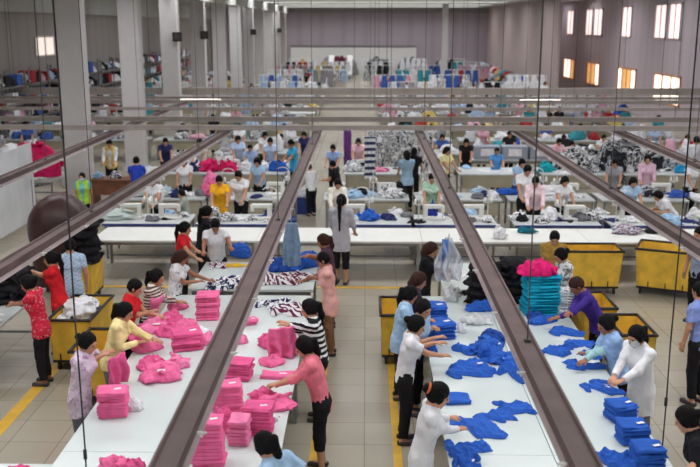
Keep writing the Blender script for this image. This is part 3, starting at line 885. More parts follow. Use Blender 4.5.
# ------------------------------------------------------------------ pink line
TZ = .852
PINK = [cloth('pink_jersey', (230, 108, 156)), cloth('deep_pink_jersey', (218, 90, 142)), cloth('light_pink_jersey', (234, 128, 172))]
BLUE = cloth('royal_blue_jersey', (44, 92, 182)); BLUED = cloth('deep_blue_jersey', (38, 74, 152))
def at(px, py, z=TZ): p = G(px, py, z); return p.x, p.y
pk = 0
def pstack(px, py, n, where, rz=0, sc=(1, 1, 1), z=TZ, m=0, lean=(0, 0)):
    x, y = at(px, py, TZ)
    return stack(x, y + .1, z, n, PINK[m], label='pink folded shirt in the stack ' + where, group='pink shirts in the stack ' + where, rz=rz, sc=sc, lean=lean, tags=n not in (6, 7, 10))
pstack(112, 418, 8, 'by the hands of the woman in the lilac blouse', .15, (1.0, 1.05, 1))
pstack(207, 320, 10, 'behind the table middle, tallest left of the brown channel', .1, (1.05, 1.1, 1))
pstack(238, 381, 6, 'just right of the brown channel, farthest back', -.1, (1.0, .95, 1), m=1)
pstack(226, 412, 8, 'right of the brown channel, second row', .1, (1.05, 1, 1))
pstack(207, 470, 13, 'in the bottom foreground right of the brown channel', .05, (.98, 1, 1))
pstack(238, 446, 7, 'standing sideways next to the foreground stack', 1.5, (.8, .8, 1), m=2)
pstack(257, 436, 8, 'in front of the ponytailed woman at the bottom edge', -.05, (1.0, .95, 1), m=1)
pstack(277, 380, 1, 'alone as one flat pack beside the salmon collared shirt', -.05, (1.25, .8, 1.3))
pstack(186, 350, 5, 'rolled loosely beside the cream sleeve, with a white print', .3, (1.25, 1.25, 1.25), m=1)
pstack(248, 326, 2, 'small, half hidden behind the brown channel', .5, (.7, .7, 1))
def bunchp(px, py, i, label, m=0, rz=0, sc=(1, 1, 1), z=TZ, tagd=True, grp=None):
    x, y = at(px, py)
    o = item('pink_shirt', BUNCH[i % 5], PINK[m], x, y, z, rz, label, 'shirt', grp, sc)
    if tagd: tagpart(o, .02, -.1, .1 + .02 * (i % 3), rz=i, d=(.075, .04, .006))
    return o
bunchp(160, 377, 0, 'pink crumpled shirt with a white tag on the left table by the brown channel', 0, .2, (1.2, 1.3, 1.3))
bunchp(150, 366, 1, 'pink crumpled shirt lying behind the tagged one by the brown channel', 1, 1.2, (.8, .7, .8))
bunchp(148, 349, 2, 'pink shirt being folded by the woman in pale yellow', 0, .6, (.85, .8, .8), tagd=False)
bunchp(155, 330, 3, 'pink shirts heaped in front of the person in the red T-shirt', 2, .2, (1.2, 1.1, 1.2))
bunchp(172, 321, 1, 'pink shirt on top of the heap next to the tall stack', 1, 2.2, (.8, .8, .9), tagd=False)
bunchp(178, 308, 4, 'pink shirt under the hands of the striped-sleeve woman', 0, 1.0, (.75, .7, .7), tagd=False)
bunchp(240, 342, 2, 'pink scrap of shirt half behind the brown channel', 2, .4, (.45, .6, .7), tagd=False)
bunchp(275, 406, 3, 'pink half-folded shirts under the hands of the salmon-shirted woman', 0, .3, (1.15, .95, .9), tagd=False)
bunchp(262, 398, 4, 'pink sleeve ends spilling beside the half-folded shirts', 1, 1.3, (.7, .7, .75), tagd=False)
bunchp(168, 334, 0, 'pink shirt heaped between the tall stack and the person in red', 1, 1.9, (1.0, .9, 1.1), tagd=False)
bunchp(185, 330, 2, 'pink shirt fallen beside the tall stack, toward the brown channel', 0, .9, (.8, .8, 1.0), tagd=False)
bunchp(203, 342, 4, 'pink shirt lying in front of the tall stack by the brown channel', 2, .3, (.7, .9, .9), tagd=False)
bunchp(176, 366, 3, 'pink shirt lying against the brown channel beside the tagged shirt', 2, 2.0, (.8, .9, 1.0), tagd=False)
bunchp(140, 340, 4, 'pink shirt pulled toward the pale yellow shirt woman', 1, 2.6, (.8, .75, .8), tagd=False)
bunchp(270, 345, 1, 'pink shirt heaped on the table left of the striped top woman', 1, 2.0, (.8, .8, 1.0), tagd=False)
bunchp(222, 430, 2, 'pink shirts standing between the foreground stack and its neighbour', 1, 1.5, (.5, .8, 1.6), tagd=False)
bunchp(113, 470, 0, 'pink crumpled shirt at the bottom edge on the left table', 0, .4, (.85, .8, 1.0), tagd=False)
bunchp(132, 472, 1, 'small pink shirt at the bottom edge beside the brown channel', 1, 1.4, (.5, .6, .8), tagd=False)
item('white_shirt', BUNCH[2], WHITEC, *at(130, 408), TZ, 1.2, 'white cloth beside the neat pink stack on the left table', 'shirt', None, (.35, .9, .8))
item('white_shirt', BUNCH[3], WHITEC, *at(262, 420), TZ, 1.4, 'white and navy cloth squeezed between the pink stacks', 'shirt', None, (.4, .9, .9))
item('white_shirt', BUNCH[4], WHITEC, *at(197, 333), TZ, 1.2, 'white cloth under the pink shirts by the tall stack', 'shirt', None, (.9, .7, .45))
# bottom left corner and beyond
p = G(14, 461, .85)
table(p.x - .75, p.x + .45, p.y - 1.2, p.y + .05, .8, 'white table end at the bottom left corner')
item('pink_shirt', BUNCH[0], PINK[1], p.x + .12, p.y - .2, .802, .3, 'pink shirt lying at the bottom left corner', 'shirt', None, (.7, .6, .8))
item('pink_shirt', BUNCH[2], PINK[1], p.x - .25, p.y - .2, .802, 2.3, 'second pink shirt at the very left bottom corner', 'shirt', None, (.55, .5, .6))

# navy / white / maroon garments further back
NAVYW = blots('navy_white_print', (226, 226, 230), [(38, 40, 84), (30, 34, 70)], 9, .5)
MARW = stripes('maroon_white_stripe', (100, 36, 64), (226, 224, 228), .075, 0, .5, .05)
def sp(px, py, i, mat, label, rz=0, sc=(1, 1, 1), z=TZ, name='shirt', tagd=False):
    x, y = at(px, py, z)
    o = item(name, SPREAD[i % 8], mat, x, y, z, rz, label, 'shirt', None, sc)
    if tagd: tagpart(o, .03, -.05, .06, rz=i * 1.3, d=(.085, .045, .006))
    return o
sp(235, 283, 0, NAVYW, 'navy and white shirt spread left of the brown channel', .4, (1.0, 1.0, 1.3))
sp(218, 288, 1, NAVYW, 'navy and white shirt lying near the white printed T-shirt woman', 1.4, (.7, .7, 1.2))
sp(268, 281, 2, MARW, 'maroon and white striped shirt right of the brown channel', .2, (.9, .8, 1.2))
sp(287, 281, 3, MARW, 'maroon and white striped shirt in the middle of the striped row', 1.0, (.9, .8, 1.2))
sp(303, 279, 4, MARW, 'maroon and white striped shirt nearest the salmon T-shirt woman', 1.7, (.8, .8, 1.2))
sp(292, 312, 5, MARW, 'maroon and white striped shirt lying on the near table corner', .9, (.9, .8, 1.1))
sp(277, 307, 6, NAVYW, 'white and navy shirt next to the striped one on the near table', .3, (.8, .7, 1.2))
sp(218, 266, 7, MARW, 'maroon and white shirt at the back edge before the navy-collar man', 1.5, (.7, .5, 1.0))
item('yellow_cloth', BUNCH[1], YELC, *at(233, 266), TZ, .1, 'yellow cloth lying at the back edge of the white table', 'cloth', None, (1.0, .5, .3))
for i, (px, py, s_, rz) in enumerate(((280, 270, 1.0, .2), (296, 268, 1.0, 1.2), (309, 266, .8, .7))):
    item('blue_shirt', BUNCH[i], BLUE if i else BLUED, *at(px, py), TZ, rz, 'royal blue shirts heaped on the back table, %s' % ('next to the brown channel', 'in the middle of the heap', 'right end of the heap')[i], 'shirt', None, (s_, s_, 1.7))
item('blue_shirt', BUNCH[2], BLUE, *at(240, 247, 1.1), 1.02, .3, 'blue shirt held up by the navy-collar man', 'shirt', None, (.85, .75, 1.0), (1.0, .2))

# held pink shirts
hp1 = G(271, 318, 1.22)
item('pink_shirt', drape_mesh(92, .42, .40, .02, .045, .75), PINK[0], -1.0, 10.35, 1.25, .5, 'pink shirt held up by the woman in black and white stripes', 'shirt')
item('pink_shirt', BUNCH[3], PINK[0], -1.12, 10.2, TZ, .8, 'pink shirt lying under the one held up by the striped woman', 'shirt', None, (.8, .8, .7))
item('pink_shirt', drape_mesh(93, .36, .34, .02, .04, .8), PINK[1], -2.74, 9.45, 1.22, 1.2, 'pink shirt held by the woman in the lilac blouse', 'shirt')

# ------------------------------------------------------------------ blue line
def bstack(px, py, n, where, rz=0, sc=(1, 1, 1)):
    x, y = at(px, py)
    stack(x, y + .12, TZ, n, BLUE, 'blue folded shirt in the pack ' + where, 'royal blue shirts in the pack ' + where, rz, FOLDB, sc, jit=.006)
bstack(623, 424, 4, 'nearest the hands of the woman in white', .25, (1.0, 1.0, 1))
bstack(635, 446, 4, 'in the middle of the three by the table edge', .1, (1.05, 1, 1))
bstack(651, 470, 4, 'nearest the bottom right corner', .12, (1.05, 1, 1))
for i, (px, py, n, wh) in enumerate(((441, 340, 4, 'large beside the facing woman'), (434, 326, 5, 'behind the large one at the left table edge'))):
    bstack(px, py, n, wh, .3 - i * .2, (1.25, 1.3, 1.15))
def sb(px, py, i, label, rz=0, sc=(1, 1, 1), tagd=False, m=None): return sp(px, py, i, m or BLUE, label, rz, sc, TZ, 'blue_shirt', tagd)
sb(476, 368, 0, 'blue shirt with a white tag, front of the crumpled pile on the centre table', .5, (.8, .8, 1.2), True)
o = item('blue_shirt', BUNCH[4], BLUE, *at(488, 353), TZ, 1.5, 'blue shirt in the middle of the crumpled pile on the centre table', 'shirt', None, (1.25, 1.0, 1.3)); tagpart(o, .02, -.12, .1, (.08, .04, .006))
o = item('blue_shirt', BUNCH[0], BLUE, *at(505, 362), TZ, -.6, 'blue shirt at the right of the crumpled pile on the centre table', 'shirt', None, (.95, 1.0, .95)); tagpart(o, .05, -.1, .09, (.08, .04, .006))
item('blue_shirt', BUNCH[2], BLUED, *at(492, 341), TZ, 2.2, 'blue shirt at the back of the crumpled pile on the centre table', 'shirt', None, (.8, .7, 1.0)); sb(470, 350, 3, 'blue shirt sleeve side at the left of the crumpled pile on the centre table', 2.2, (.6, .6, 1.2))
sb(523, 375, 4, 'blue shirt half hidden by the brown channel', .3, (.8, .9, 1.3))
sb(470, 372, 5, 'blue shirt lying flat under the hand of the white polo woman', 1.3, (.75, .9, .8))
item('blue_shirt', FOLDB[0], BLUE, *at(457, 401), TZ, .1, 'blue folded shirt lying alone beside the woman with the orange hair tie', 'shirt', None, (1.05, 1.0, 1.1))
sb(482, 428, 6, 'blue shirt spread flat in front of the white blouse woman', .35, (.85, .85, .75))
sb(511, 412, 7, 'blue shirt spread flat nearest the brown channel in the foreground', -.6, (.75, .85, .8))
sb(466, 450, 0, 'narrow blue shirt folded below the hand of the white blouse woman', 1.95, (.6, .75, .8))
sb(470, 466, 3, 'blue shirt at the bottom edge with a white tag', .4, (.5, .5, 1.1), True)
item('blue_shirt', BUNCH[0], BLUE, *at(426, 352), TZ, .4, 'blue shirt gathered against the white polo woman', 'shirt', None, (.6, .7, 1.4))
item('blue_shirt', BUNCH[1], BLUE, *at(485, 309), TZ, .2, 'blue heap under the black garments', 'shirt', None, (1.2, .8, .9))
item('blue_shirt', BUNCH[3], BLUE, *at(506, 318), TZ, .6, 'blue shirt in front of the brown channel at the back', 'shirt', None, (.6, .6, .7))
item('blue_shirt', BUNCH[2], BLUE, *at(543, 322), TZ, .5, 'blue shirt under the teal stack', 'shirt', None, (1.0, .6, .6))
item('blue_shirt', BUNCH[4], BLUED, *at(535, 318), TZ, .9, 'darker blue shirt under the left of the teal stack', 'shirt', None, (.6, .6, .7))
sb(567, 333, 5, 'blue shirt being folded by the purple sweater person', 1.1, (.55, .75, .7))
sb(558, 352, 1, 'blue shirt lying just right of the brown channel', .7, (.6, .6, .8))
sb(578, 346, 2, 'blue shirt between the purple sweater and the light blue polo', 1.3, (.55, .6, .8))
sb(584, 366, 3, 'blue shirt under the hands of the light blue polo woman', 1.45, (.5, .75, .7))
sb(604, 389, 6, 'blue shirt being folded by the woman in the white shirt', .7, (.55, .7, .6), True)
sb(618, 464, 4, 'blue shirt at the bottom beside the brown channel', .6, (.6, .7, 1.0))
sb(592, 355, 0, 'small blue shirt by the wrist of the light blue polo woman', .3, (.35, .5, .7))
# black bundles, teal stack, white stack, plastic
item('black_garment_bundle', lump_mesh(701, .5, .5, .62, 50, .015, block=True), BLACKC, *at(483, 303), TZ, .1, 'black garment bundle left of the brown channel on the blue line', 'garment', None, (1.0, .9, 1.05))
item('black_garment_bundle', lump_mesh(702, .5, .5, .6, 50, .015, block=True), BLACKC, *at(513, 300), TZ, .8, 'black garment bundle right of the brown channel on the blue line', 'garment', None, (.95, .95, 1.1))
TEAL = cloth('turquoise_jersey', (20, 160, 190), .1); HOT = cloth('hot_pink_jersey', (216, 32, 110), .1)
x, y = at(541, 316)
z = stack(x, y + .15, TZ, 13, TEAL, 'turquoise folded shirt in the tall turquoise stack', 'shirts in the tall turquoise stack', .1, FOLDB, (1.75, 1.6, .95), jit=.02, tags=False)
item('hot_pink_shirt', BUNCH[1], HOT, x - .06, y + .13, z - .01, .1, 'hot pink shirts bundled on top of the turquoise stack', 'shirt', None, (1.15, 1.2, 1.3))
GREYW = blots('white_grey_print', (226, 226, 228), [(120, 122, 130)], 12, .55)
x, y = at(563, 314); stack(x, y + .12, TZ, 9, GREYW, 'white folded shirt in the stack beside the turquoise one', 'white shirts beside the turquoise stack', -.1, sc=(1.1, 1.1, 1.05), tags=False)
PLAS = plain('clear_plastic', (196, 198, 200), .15, .1, 9); 
def plastic(name, c, alpha):
    m, N, L, B = new_mat(name); B.inputs['Base Color'].default_value = lin(c); B.inputs['Roughness'].default_value = .2
    B.inputs['Alpha'].default_value = alpha; return m
item('plastic_bag', lump_mesh(703, .5, .3, .13, 30, .012, .008), PLAS, *at(478, 322), TZ, .1, 'clear plastic bag of grey rolls in front of the blue heap', 'bag')
o = item('plastic_bag', lump_mesh(704, .3, .3, .2, 20, .012, .008), PLAS, *at(452, 300), TZ, .1, 'crumpled clear plastic standing beside the folded blue packs', 'bag', None, (.8, .9, 1.4))
item('white_roll', BUNCH[4], WHITEC, *at(462, 332), TZ, .1, 'small white cloth roll beside the folded blue pack', 'cloth', None, (.32, .4, .9))
x, y = at(452, 276)
item('white_cloth', SPREAD[2], WHITEC, x + .1, y, TZ, 1.2, 'white cloth lying on the back table before the black-shirted woman', 'cloth', None, (.9, .9, .8))

# garments hanging from the channels
JEAN = cloth('grey_blue_denim', (112, 136, 160), .1)
t = empty('hanging_garment', (-1.08, 12.9, 1.98)); tag(t, 'grey-blue garment hanging from the brown channel above the blue heap', 'garment')
put('cloth', drape_mesh(95, .26, .64, .05, .02, .62, bottom=1.0), JEAN, t)
b = MB(); b.path([(0, 0, 0), (0, 0, .03), (-.04, 0, .055)], .006); put('hook', b.mesh('hook'), STEEL, t)
t = empty('hanging_plastic', (1.14, 12.0, 1.98)); tag(t, 'clear plastic sheet hanging from the brown channel with a blue strip inside', 'plastic sheet')
put('plastic', drape_mesh(96, .4, .6, .01, .05, .25, bottom=1.0), plastic('thin_plastic', (214, 218, 226), .45), t)
put('blue_strip', drape_mesh(97, .09, .5, .008, .02), cloth('mid_blue_cloth', (90, 130, 190)), t, (-.05, .0, -.02))
b = MB(); b.path([(0, 0, -.01), (0, 0, .055)], .006); put('hook', b.mesh('hook'), STEEL, t)

# left edge table
item('white_garment_heap', LUMP[3], WHITEC, -5.2, 11.6, .862, .4, 'white garments heaped on the table at the left edge', 'garment', None, (.9, .9, .8))
item('white_garment_heap', LUMP[0], GREYW, -5.75, 11.2, .862, 1.4, 'white and grey garments on the table at the very left edge', 'garment', None, (.8, .8, .7))
item('black_garment_heap', lump_mesh(641, 1.0, .8, .5, 50, .018, block=True), BLACKC, -5.42, 12.72, .862, .2, 'black garments heaped on the left edge table before the woman in red', 'garment')

# ------------------------------------------------------------------ people at the pink line
FLORAL = blots('lilac_floral_cotton', (222, 206, 224), [(204, 164, 196), (184, 140, 182)], 20, .58)
WHITEP_ = blots('white_print_tee', (226, 224, 226), [(60, 60, 90), (226, 224, 226)], 14, .62)
PALEY = cloth('pale_yellow_cotton', (240, 220, 160)); REDC = cloth('red_jersey', (206, 34, 42)); SALM = cloth('salmon_cotton', (232, 124, 142)); SALT = cloth('pale_salmon_jersey', (228, 170, 164))
STRB = stripes('brown_white_stripe', (96, 74, 66), (222, 214, 206), .045, 2); BWS = stripes('black_white_stripe', (26, 26, 30), (228, 228, 230), .07, 2, .5)
LBLUE = cloth('light_blue_cotton', (164, 196, 226)); WCOT = cloth('white_cotton', (226, 226, 230), .03); NAVY = cloth('navy_cloth', (42, 48, 92)); BROWNC = cloth('brown_cloth', (128, 92, 64)); GREYC = cloth('grey_cloth', (110, 110, 116))
DENIM = cloth('blue_denim', (70, 96, 140))
H = lambda px, py, z: ('w', px, py, z)
person('woman in a lilac floral blouse holding up a pink shirt at the left table', (86, 331), (1, -.2), 1.55, 10, 22, 0, (H(112, 352, 1.05), H(113, 353, 1.12)), shirt=FLORAL, sleeve=.7, hem=.24, hair='bun', legmat=GREYC, seed=1)
person('woman in a pale yellow long-sleeved shirt reaching over the pink shirts', (124, 301), 'E', 1.56, 16, 26, 0, (H(166, 347, .96), H(142, 345, .98)), shirt=PALEY, sleeve=1.9, hem=.12, hair='pony', legmat=GREYC, pony=.16, seed=2, collar=PALEY)
person('short-haired person in a red T-shirt folding pink shirts on the left', (134, 278), 'E', 1.56, 12, 25, 0, (H(160, 318, 1.0), H(154, 313, 1.02)), shirt=REDC, sleeve=.6, hair='short', seed=3)
person('woman in a brown and white striped top with a pink garment on her front', (155, 268), (1, -.15), 1.55, 12, 18, 0, (H(182, 304, .95), H(172, 300, .98)), shirt=STRB, sleeve=1.8, hair='pony', apron=PINK[2], seed=4, pony=.12)
person('brown-haired woman in a white printed T-shirt beside the tall pink stack', (181, 249), (1, -.1), 1.55, 8, 28, 0, (H(212, 282, .98), H(200, 283, 1.0)), shirt=WHITEP_, sleeve=.6, hair='bob', hairmat=HAIRB, seed=5, skin=SKIN2)
person('ponytailed woman in a red shirt standing behind the white printed T-shirt', (183, 221), 'E', 1.56, 5, 14, 0, (H(207, 262, .98), H(200, 262, .98)), shirt=REDC, sleeve=.6, hair='pony', pony=.2, seed=6)
person('man in a white polo with a navy collar at the back end of the table', (215, 218), (.15, -1), 1.62, 10, 38, 0, (H(237, 262, 1.02), H(202, 262, .98)), shirt=WCOT, sleeve=.6, collar=NAVY, hair='short', hem=.1, seed=7, skin=SKIN2)
person('woman in a pale salmon T-shirt and brown trousers by the aisle', (324, 251), 'W', 1.58, 5, 22, 0, (H(301, 280, 1.0), H(297, 284, .98)), shirt=SALT, sleeve=.7, hem=.2, hair='short', legmat=BROWNC, seed=8, skin=SKIN2)
person('brown-skinned woman reaching over the royal blue heap, behind the salmon T-shirt', (324, 233), 'W', 1.56, 7, 20, 0, (H(304, 256, 1.1), H(305, 258, 1.1)), shirt=cloth('plum_print', (86, 56, 74)), sleeve=.5, hair='pony', hairmat=HAIRB, pony=.1, seed=9, skin=SKIN2)
person('woman in a black and white striped top holding a pink shirt', (311, 298), 'W', 1.57, 8, 18, 0, (H(277, 322, 1.2), H(283, 326, 1.22)), shirt=BWS, sleeve=1.6, hair='pony', pony=.18, seed=10)
person('woman in a salmon collared shirt and black capri trousers by the aisle', (304, 335), 'W', 1.58, 12, 30, 0, (H(271, 388, .98), H(276, 386, .98)), shirt=SALM, sleeve=1.25, hem=.1, collar=SALM, hair='pony', pony=.3, legs='capri', seed=11)
person('woman in a light blue shirt with a long ponytail at the bottom edge', (263, 430), (-.75, .45), 1.56, 16, 35, 0, (H(262, 470, 1.0), H(285, 480, 1.0)), shirt=LBLUE, sleeve=.7, collar=LBLUE, hair='pony', pony=.3, seed=12)
# left edge
REDCHK = blots('red_white_print', (206, 40, 66), [(224, 190, 198)], 30, .63)
person('woman in a red and white patterned top at the left edge table', (27, 274), 'W', 1.56, 8, 28, 0, (H(6, 306, 1.02), H(12, 306, 1.02)), shirt=REDCHK, sleeve=.55, hem=.12, hair='bun', seed=13, skin=SKIN2)
person('woman in a red polo with a very long ponytail, left under the channel', (52, 250), 'W', 1.58, 5, 15, 0, (H(31, 272, 1.2), H(34, 276, 1.15)), shirt=REDC, sleeve=.6, hem=.12, hair='pony', pony=.42, collar=WCOT, seed=14)
person('person in a light blue patterned shirt standing beside the black garment pile', (69, 238), (-.3, 1), 1.62, 2, 10, 0, shirt=check('light_blue_check', (196, 214, 230), (150, 180, 214), .03), sleeve=.6, hem=.16, hair='short', seed=15)
# blue line, left side
person('brown-haired woman in a black shirt with an orange collar behind the blue line', (431, 241), (1, -.3), 1.57, 6, 25, 0, (H(446, 272, 1.0), H(450, 278, .98)), shirt=BLACKC, sleeve=.9, collar=cloth('orange_collar_cloth', (226, 110, 62)), hair='bob', hairmat=HAIRB, seed=20)
person('brown-haired woman in the row along the blue line, behind the light blue shirt', (419, 271), 'E', 1.54, 8, 25, 0, (H(436, 304, 1.0), H(440, 308, 1.0)), shirt=cloth('dark_plum', (64, 50, 62)), sleeve=.6, hair='bob', hairmat=HAIRB, seed=21)
person('woman in a light blue shirt with a black ponytail in the blue line row', (410, 285), 'E', 1.55, 8, 26, 0, (H(430, 322, 1.05), H(432, 330, 1.02)), shirt=LBLUE, sleeve=.6, hem=.14, hair='pony', pony=.2, seed=22)
person('woman turned to the camera leaning on the folded blue pack', (423, 298), (.9, -.6), 1.54, 10, 20, -10, (H(436, 332, 1.08), H(440, 340, 1.05)), shirt=LBLUE, sleeve=.6, hair='bun', seed=23)
person('woman in a white polo with a hair bun holding a blue shirt', (416, 314), 'E', 1.58, 8, 24, -8, (H(440, 344, 1.12), H(458, 362, .95)), shirt=WCOT, sleeve=.6, hem=.06, hair='bun', seed=24)
person('woman in a white blouse with an orange scrunchie on her bun', (438, 381), 'E', 1.6, 10, 24, 0, (H(452, 420, 1.0), H(472, 435, .92)), shirt=WCOT, sleeve=1.9, hem=.22, hair='bun', tie=cloth('orange_scrunchie', (204, 104, 60)), legmat=BLACKC, seed=25)
# blue line, right side
PURP = cloth('purple_knit', (66, 46, 132)); POLOB = cloth('pale_blue_polo', (150, 182, 226))
person('person in a purple sweater leaning over the blue shirts', (575, 276), (-1, -.1), 1.62, 30, 40, 0, (H(549, 323, .96), H(557, 333, .94)), shirt=PURP, sleeve=1.9, hem=.12, hair='short', hairmat=HAIRB, seed=26, skin=SKIN2)
person('woman in a light blue polo with pale green arm sleeves', (607, 313), (-1, -.12), 1.57, 16, 26, 0, (H(580, 356, .95), H(582, 364, .95)), shirt=POLOB, sleeve=.7, collar=NAVY, hem=.12, hair='bun', arm_cover=cloth('pale_mint_cloth', (176, 216, 220)), seed=27, skin=SKIN2)
person('woman in a white shirt wearing a face mask, folding a blue shirt', (638, 324), (-.85, -.5), 1.6, 10, 22, 0, (H(606, 395, .95), H(608, 390, .95)), shirt=WCOT, sleeve=1.9, hem=.3, collar=WCOT, hair='pony', pony=.12, legmat=GREYC, mask=cloth('pale_mask', (206, 212, 214)), seed=28)
person('woman in a mustard blouse facing the camera by the long white table', (555, 230), (-.1, -1), 1.56, 6, 28, 0, (H(548, 262, .98), H(560, 264, .98)), shirt=cloth('mustard_print', (168, 132, 66), .15), sleeve=.7, hair='short', seed=29)
person('woman in a grey-white shirt with her hair tied, in front of the mustard blouse', (561, 247), (-.9, -.25), 1.56, 8, 28, 0, (H(546, 276, 1.02), H(548, 280, 1.0)), shirt=GREYW, sleeve=1.4, hem=.16, hair='bun', seed=30)
person('person in a periwinkle blue shirt and black trousers at the right edge', (703, 282), (-.5, .8), 1.62, 4, 12, 0, (None, None), shirt=cloth('periwinkle_cotton', (136, 154, 216)), sleeve=.7, hem=.08, hair='short', seed=31)
o = person('person in a grey-blue shirt with a round yellow badge at the right edge', (702, 226), (-.9, -.5), 1.62, 3, 10, 0, (None, None), shirt=cloth('grey_blue_cotton', (140, 150, 176)), sleeve=.6, hair='short', seed=32)
b = MB(); b.rod((0, 0, 0), (0, .008, 0), .045, seg=20); put('badge', b.mesh('badge'), YELC, o, (-.07, .155, 1.2))
o = person('woman in a black top with a pink strap in the bottom right corner', (688, 405), (-.9, .35), 1.56, 22, 26, 0, (H(668, 478, 1.0), H(690, 492, 1.0)), shirt=BLACKC, sleeve=1.0, hair='bun', seed=33)
b = MB(); b.box((0, 0, 0), (.07, .006, .09)); q = put('badge', b.mesh('badge'), PRINT, o, (.03, -.05, 1.28)); q.rotation_euler = (.3, 0, 0); q['label'] = 'white badge on the back'
b = MB(); b.path([(-.07, -.095, 1.12), (-.072, -.09, 1.25), (-.07, -.03, 1.355), (-.06, .07, 1.33)], .016); put('strap', b.mesh('strap'), cloth('pale_pink_strap', (226, 160, 176)), o)
# ------------------------------------------------------------------ middle rows
BWP = blots('black_white_pattern', (222, 222, 224), [(36, 38, 44), (222, 222, 224), (36, 38, 44)], 8, .47, 3)
BWD = blots('dark_black_white_pattern', (42, 44, 50), [(200, 202, 206), (42, 44, 50), (210, 210, 214)], 7, .5, 3)
def top_at(px, py, z=.76): p = G(px, py, z); return p.x, p.y
for i in range(4):
    table(-5.3 + 3.2 * i, -2.1 + 3.2 * i, 16.9, 18.1, .75, 'long white table across the hall, %s piece' % ('first', 'second', 'third', 'fourth')[i] + ' from the left', 'pieces of the long white table', rail=True, top=WHITEP)
    t = COL.objects
mp = machine()
ORD = ['first', 'second', 'third', 'fourth', 'fifth', 'sixth', 'seventh', 'eighth', 'ninth', 'tenth', 'eleventh', 'twelfth', 'thirteenth', 'fourteenth', 'fifteenth', 'sixteenth', 'seventeenth', 'eighteenth', 'nineteenth', 'twentieth']
rows = (('blue-edged row', 18.35, 19.4, (-5.5, -3.55, -.75, .95, 3.1, 5.1, 7.2), 1.8, BLUEE, None),
        ('second row', 21.1, 22.1, (-5.9, -3.7, -1.0, 1.2, 3.4, 5.6, 7.8), 2.05, None, BEIGE),
        ('third row', 24.9, 26.2, (-6.6, -4.4, -.6, 2.6, 4.9, 7.2, 9.5), 2.15, None, BEIGE))
first = True
for ri, (rn, y0, y1, xs, w, edge, panel) in enumerate(rows):
    for k, x in enumerate(xs):
        table(x, x + w, y0, y1, .76, 'sewing table, %s from the left in the %s' % (ORD[k], rn), 'sewing tables in the ' + rn, 'sewing_table', top=LAM2, edge=edge, panel=panel)
        for q in range(2 if ri < 2 else 1):
            if (k * 2 + q + ri) % 3 == 2: continue
            lb = '%s white sewing machine on the %s table of the %s' % (('left', 'right')[q], ORD[k], rn)
            dup(mp, (x + w * (.28 + .46 * q), y0 + .5, .762), math.pi * ((k + q) % 2), lb, 'sewing machines in the ' + rn)
NTH = lambda k: ORD[k - 1] if k <= 20 else ('twenty-' + ORD[k - 21] if k < 30 else 'thirtieth' if k == 30 else 'thirty-' + ORD[k - 31] if k < 40 else 'fortieth' if k == 40 else 'forty-' + ORD[k - 41])
def clutter(xs, w, y0, y1, rn, seed):
    """small garments lying about on the sewing tables"""
    g = random.Random(seed); pal = [('white', WHITEC), ('white', WHITEC), ('pale grey', GREYW), ('black and white', BWP), ('navy', NAVY), ('light blue', LBLUE), ('black', BLACKC), ('grey', GREYC)]
    k = 0
    for x in xs:
        for q in range(5):
            n, m = g.choice(pal); k += 1
            me = g.choice(LUMP + BUNCH + SPREAD[:3]); s_ = g.uniform(.5, 1.0)
            o = item('garment', me, m, x + w * (.12 + .19 * q) + g.uniform(-.1, .1), g.uniform(y0 + .25, y1 - .2), .762, g.random() * 6, '%s %s garment from the left lying on the %s' % (NTH(k), n, rn), 'garment', 'garments lying on the ' + rn, (s_, s_ * .8, s_ * g.uniform(.5, 1.1)))
for ri, (rn, y0, y1, xs, w, e_, p_) in enumerate(rows): clutter(xs, w, y0, y1, rn + ' of sewing tables', 31 + ri)
def rm(o):
    for c in list(o.children): rm(c)
    bpy.data.objects.remove(o)
rm(mp)
R2 = .014
def mid(label, px, py, face, shirt, h=1.58, lean=8, hp=30, hands=None, **kw):
    kw.setdefault('res', R2); kw.setdefault('hair', 'short'); kw.setdefault('sleeve', .6)
    hd = hands or ((-.16, .36, .92), (.16, .36, .92))
    return person(label, (px, py), face, h, lean, hp, 0, hd, shirt=shirt, **kw)
mid('boy in a yellow T-shirt looking down at a sewing table', 219, 175, (.15, -1), cloth('golden_yellow_jersey', (240, 176, 40)), 1.56, hair='short', hp=35, seed=40, hem=.22)
mid('boy in a white T-shirt standing behind the yellow T-shirt', 238, 170, (-.2, -1), WCOT, 1.6, seed=41, hp=35)
mid('boy in a cream shirt working by the centre aisle, facing the camera', 338, 178, (.1, -1), cloth('cream_cotton', (228, 222, 212)), 1.56, hp=35, sleeve=1.9, collar=WCOT, seed=42)
mid('girl in a grey long top and black jeans standing in the aisle, long ponytail', 341, 194, (.2, 1), cloth('grey_marl_jersey', (186, 184, 194)), 1.72, 2, 12, ((-.2, .25, .95), (.22, .22, .95)), hair='pony', pony=.4, sleeve=1.4, hem=.22, legs='capri', res=.0105, seed=43)
mid('boy in a mint green shirt holding navy cloth at his sewing table', 432, 173, (0, -1), cloth('mint_cotton', (168, 206, 182)), 1.54, hp=25, seed=44, collar=cloth('mint_cotton', (168, 206, 182)))
mid('woman in a light blue shirt seen from behind beside the striped hanging cloth', 407, 150, (-.2, 1), cloth('sky_shirt', (170, 202, 230)), 1.6, 4, 15, hair='bob', hem=.14, seed=45)
mid('man in a pink shirt looking down at the table on the right', 536, 176, (-.1, -1), cloth('pale_pink_cotton', (236, 208, 216)), 1.6, 10, 38, sleeve=1.9, collar=cloth('pale_pink_cotton', (236, 208, 216)), seed=46)
mid('man in a white shirt standing behind the pink shirt man', 528, 164, (.1, -1), WCOT, 1.74, 5, 35, seed=47)
mid('person in a blue vest facing the camera in front of grey cartons', 497, 147, (0, -1), cloth('sky_vest', (84, 150, 216)), 1.4, 5, 20, seed=48)
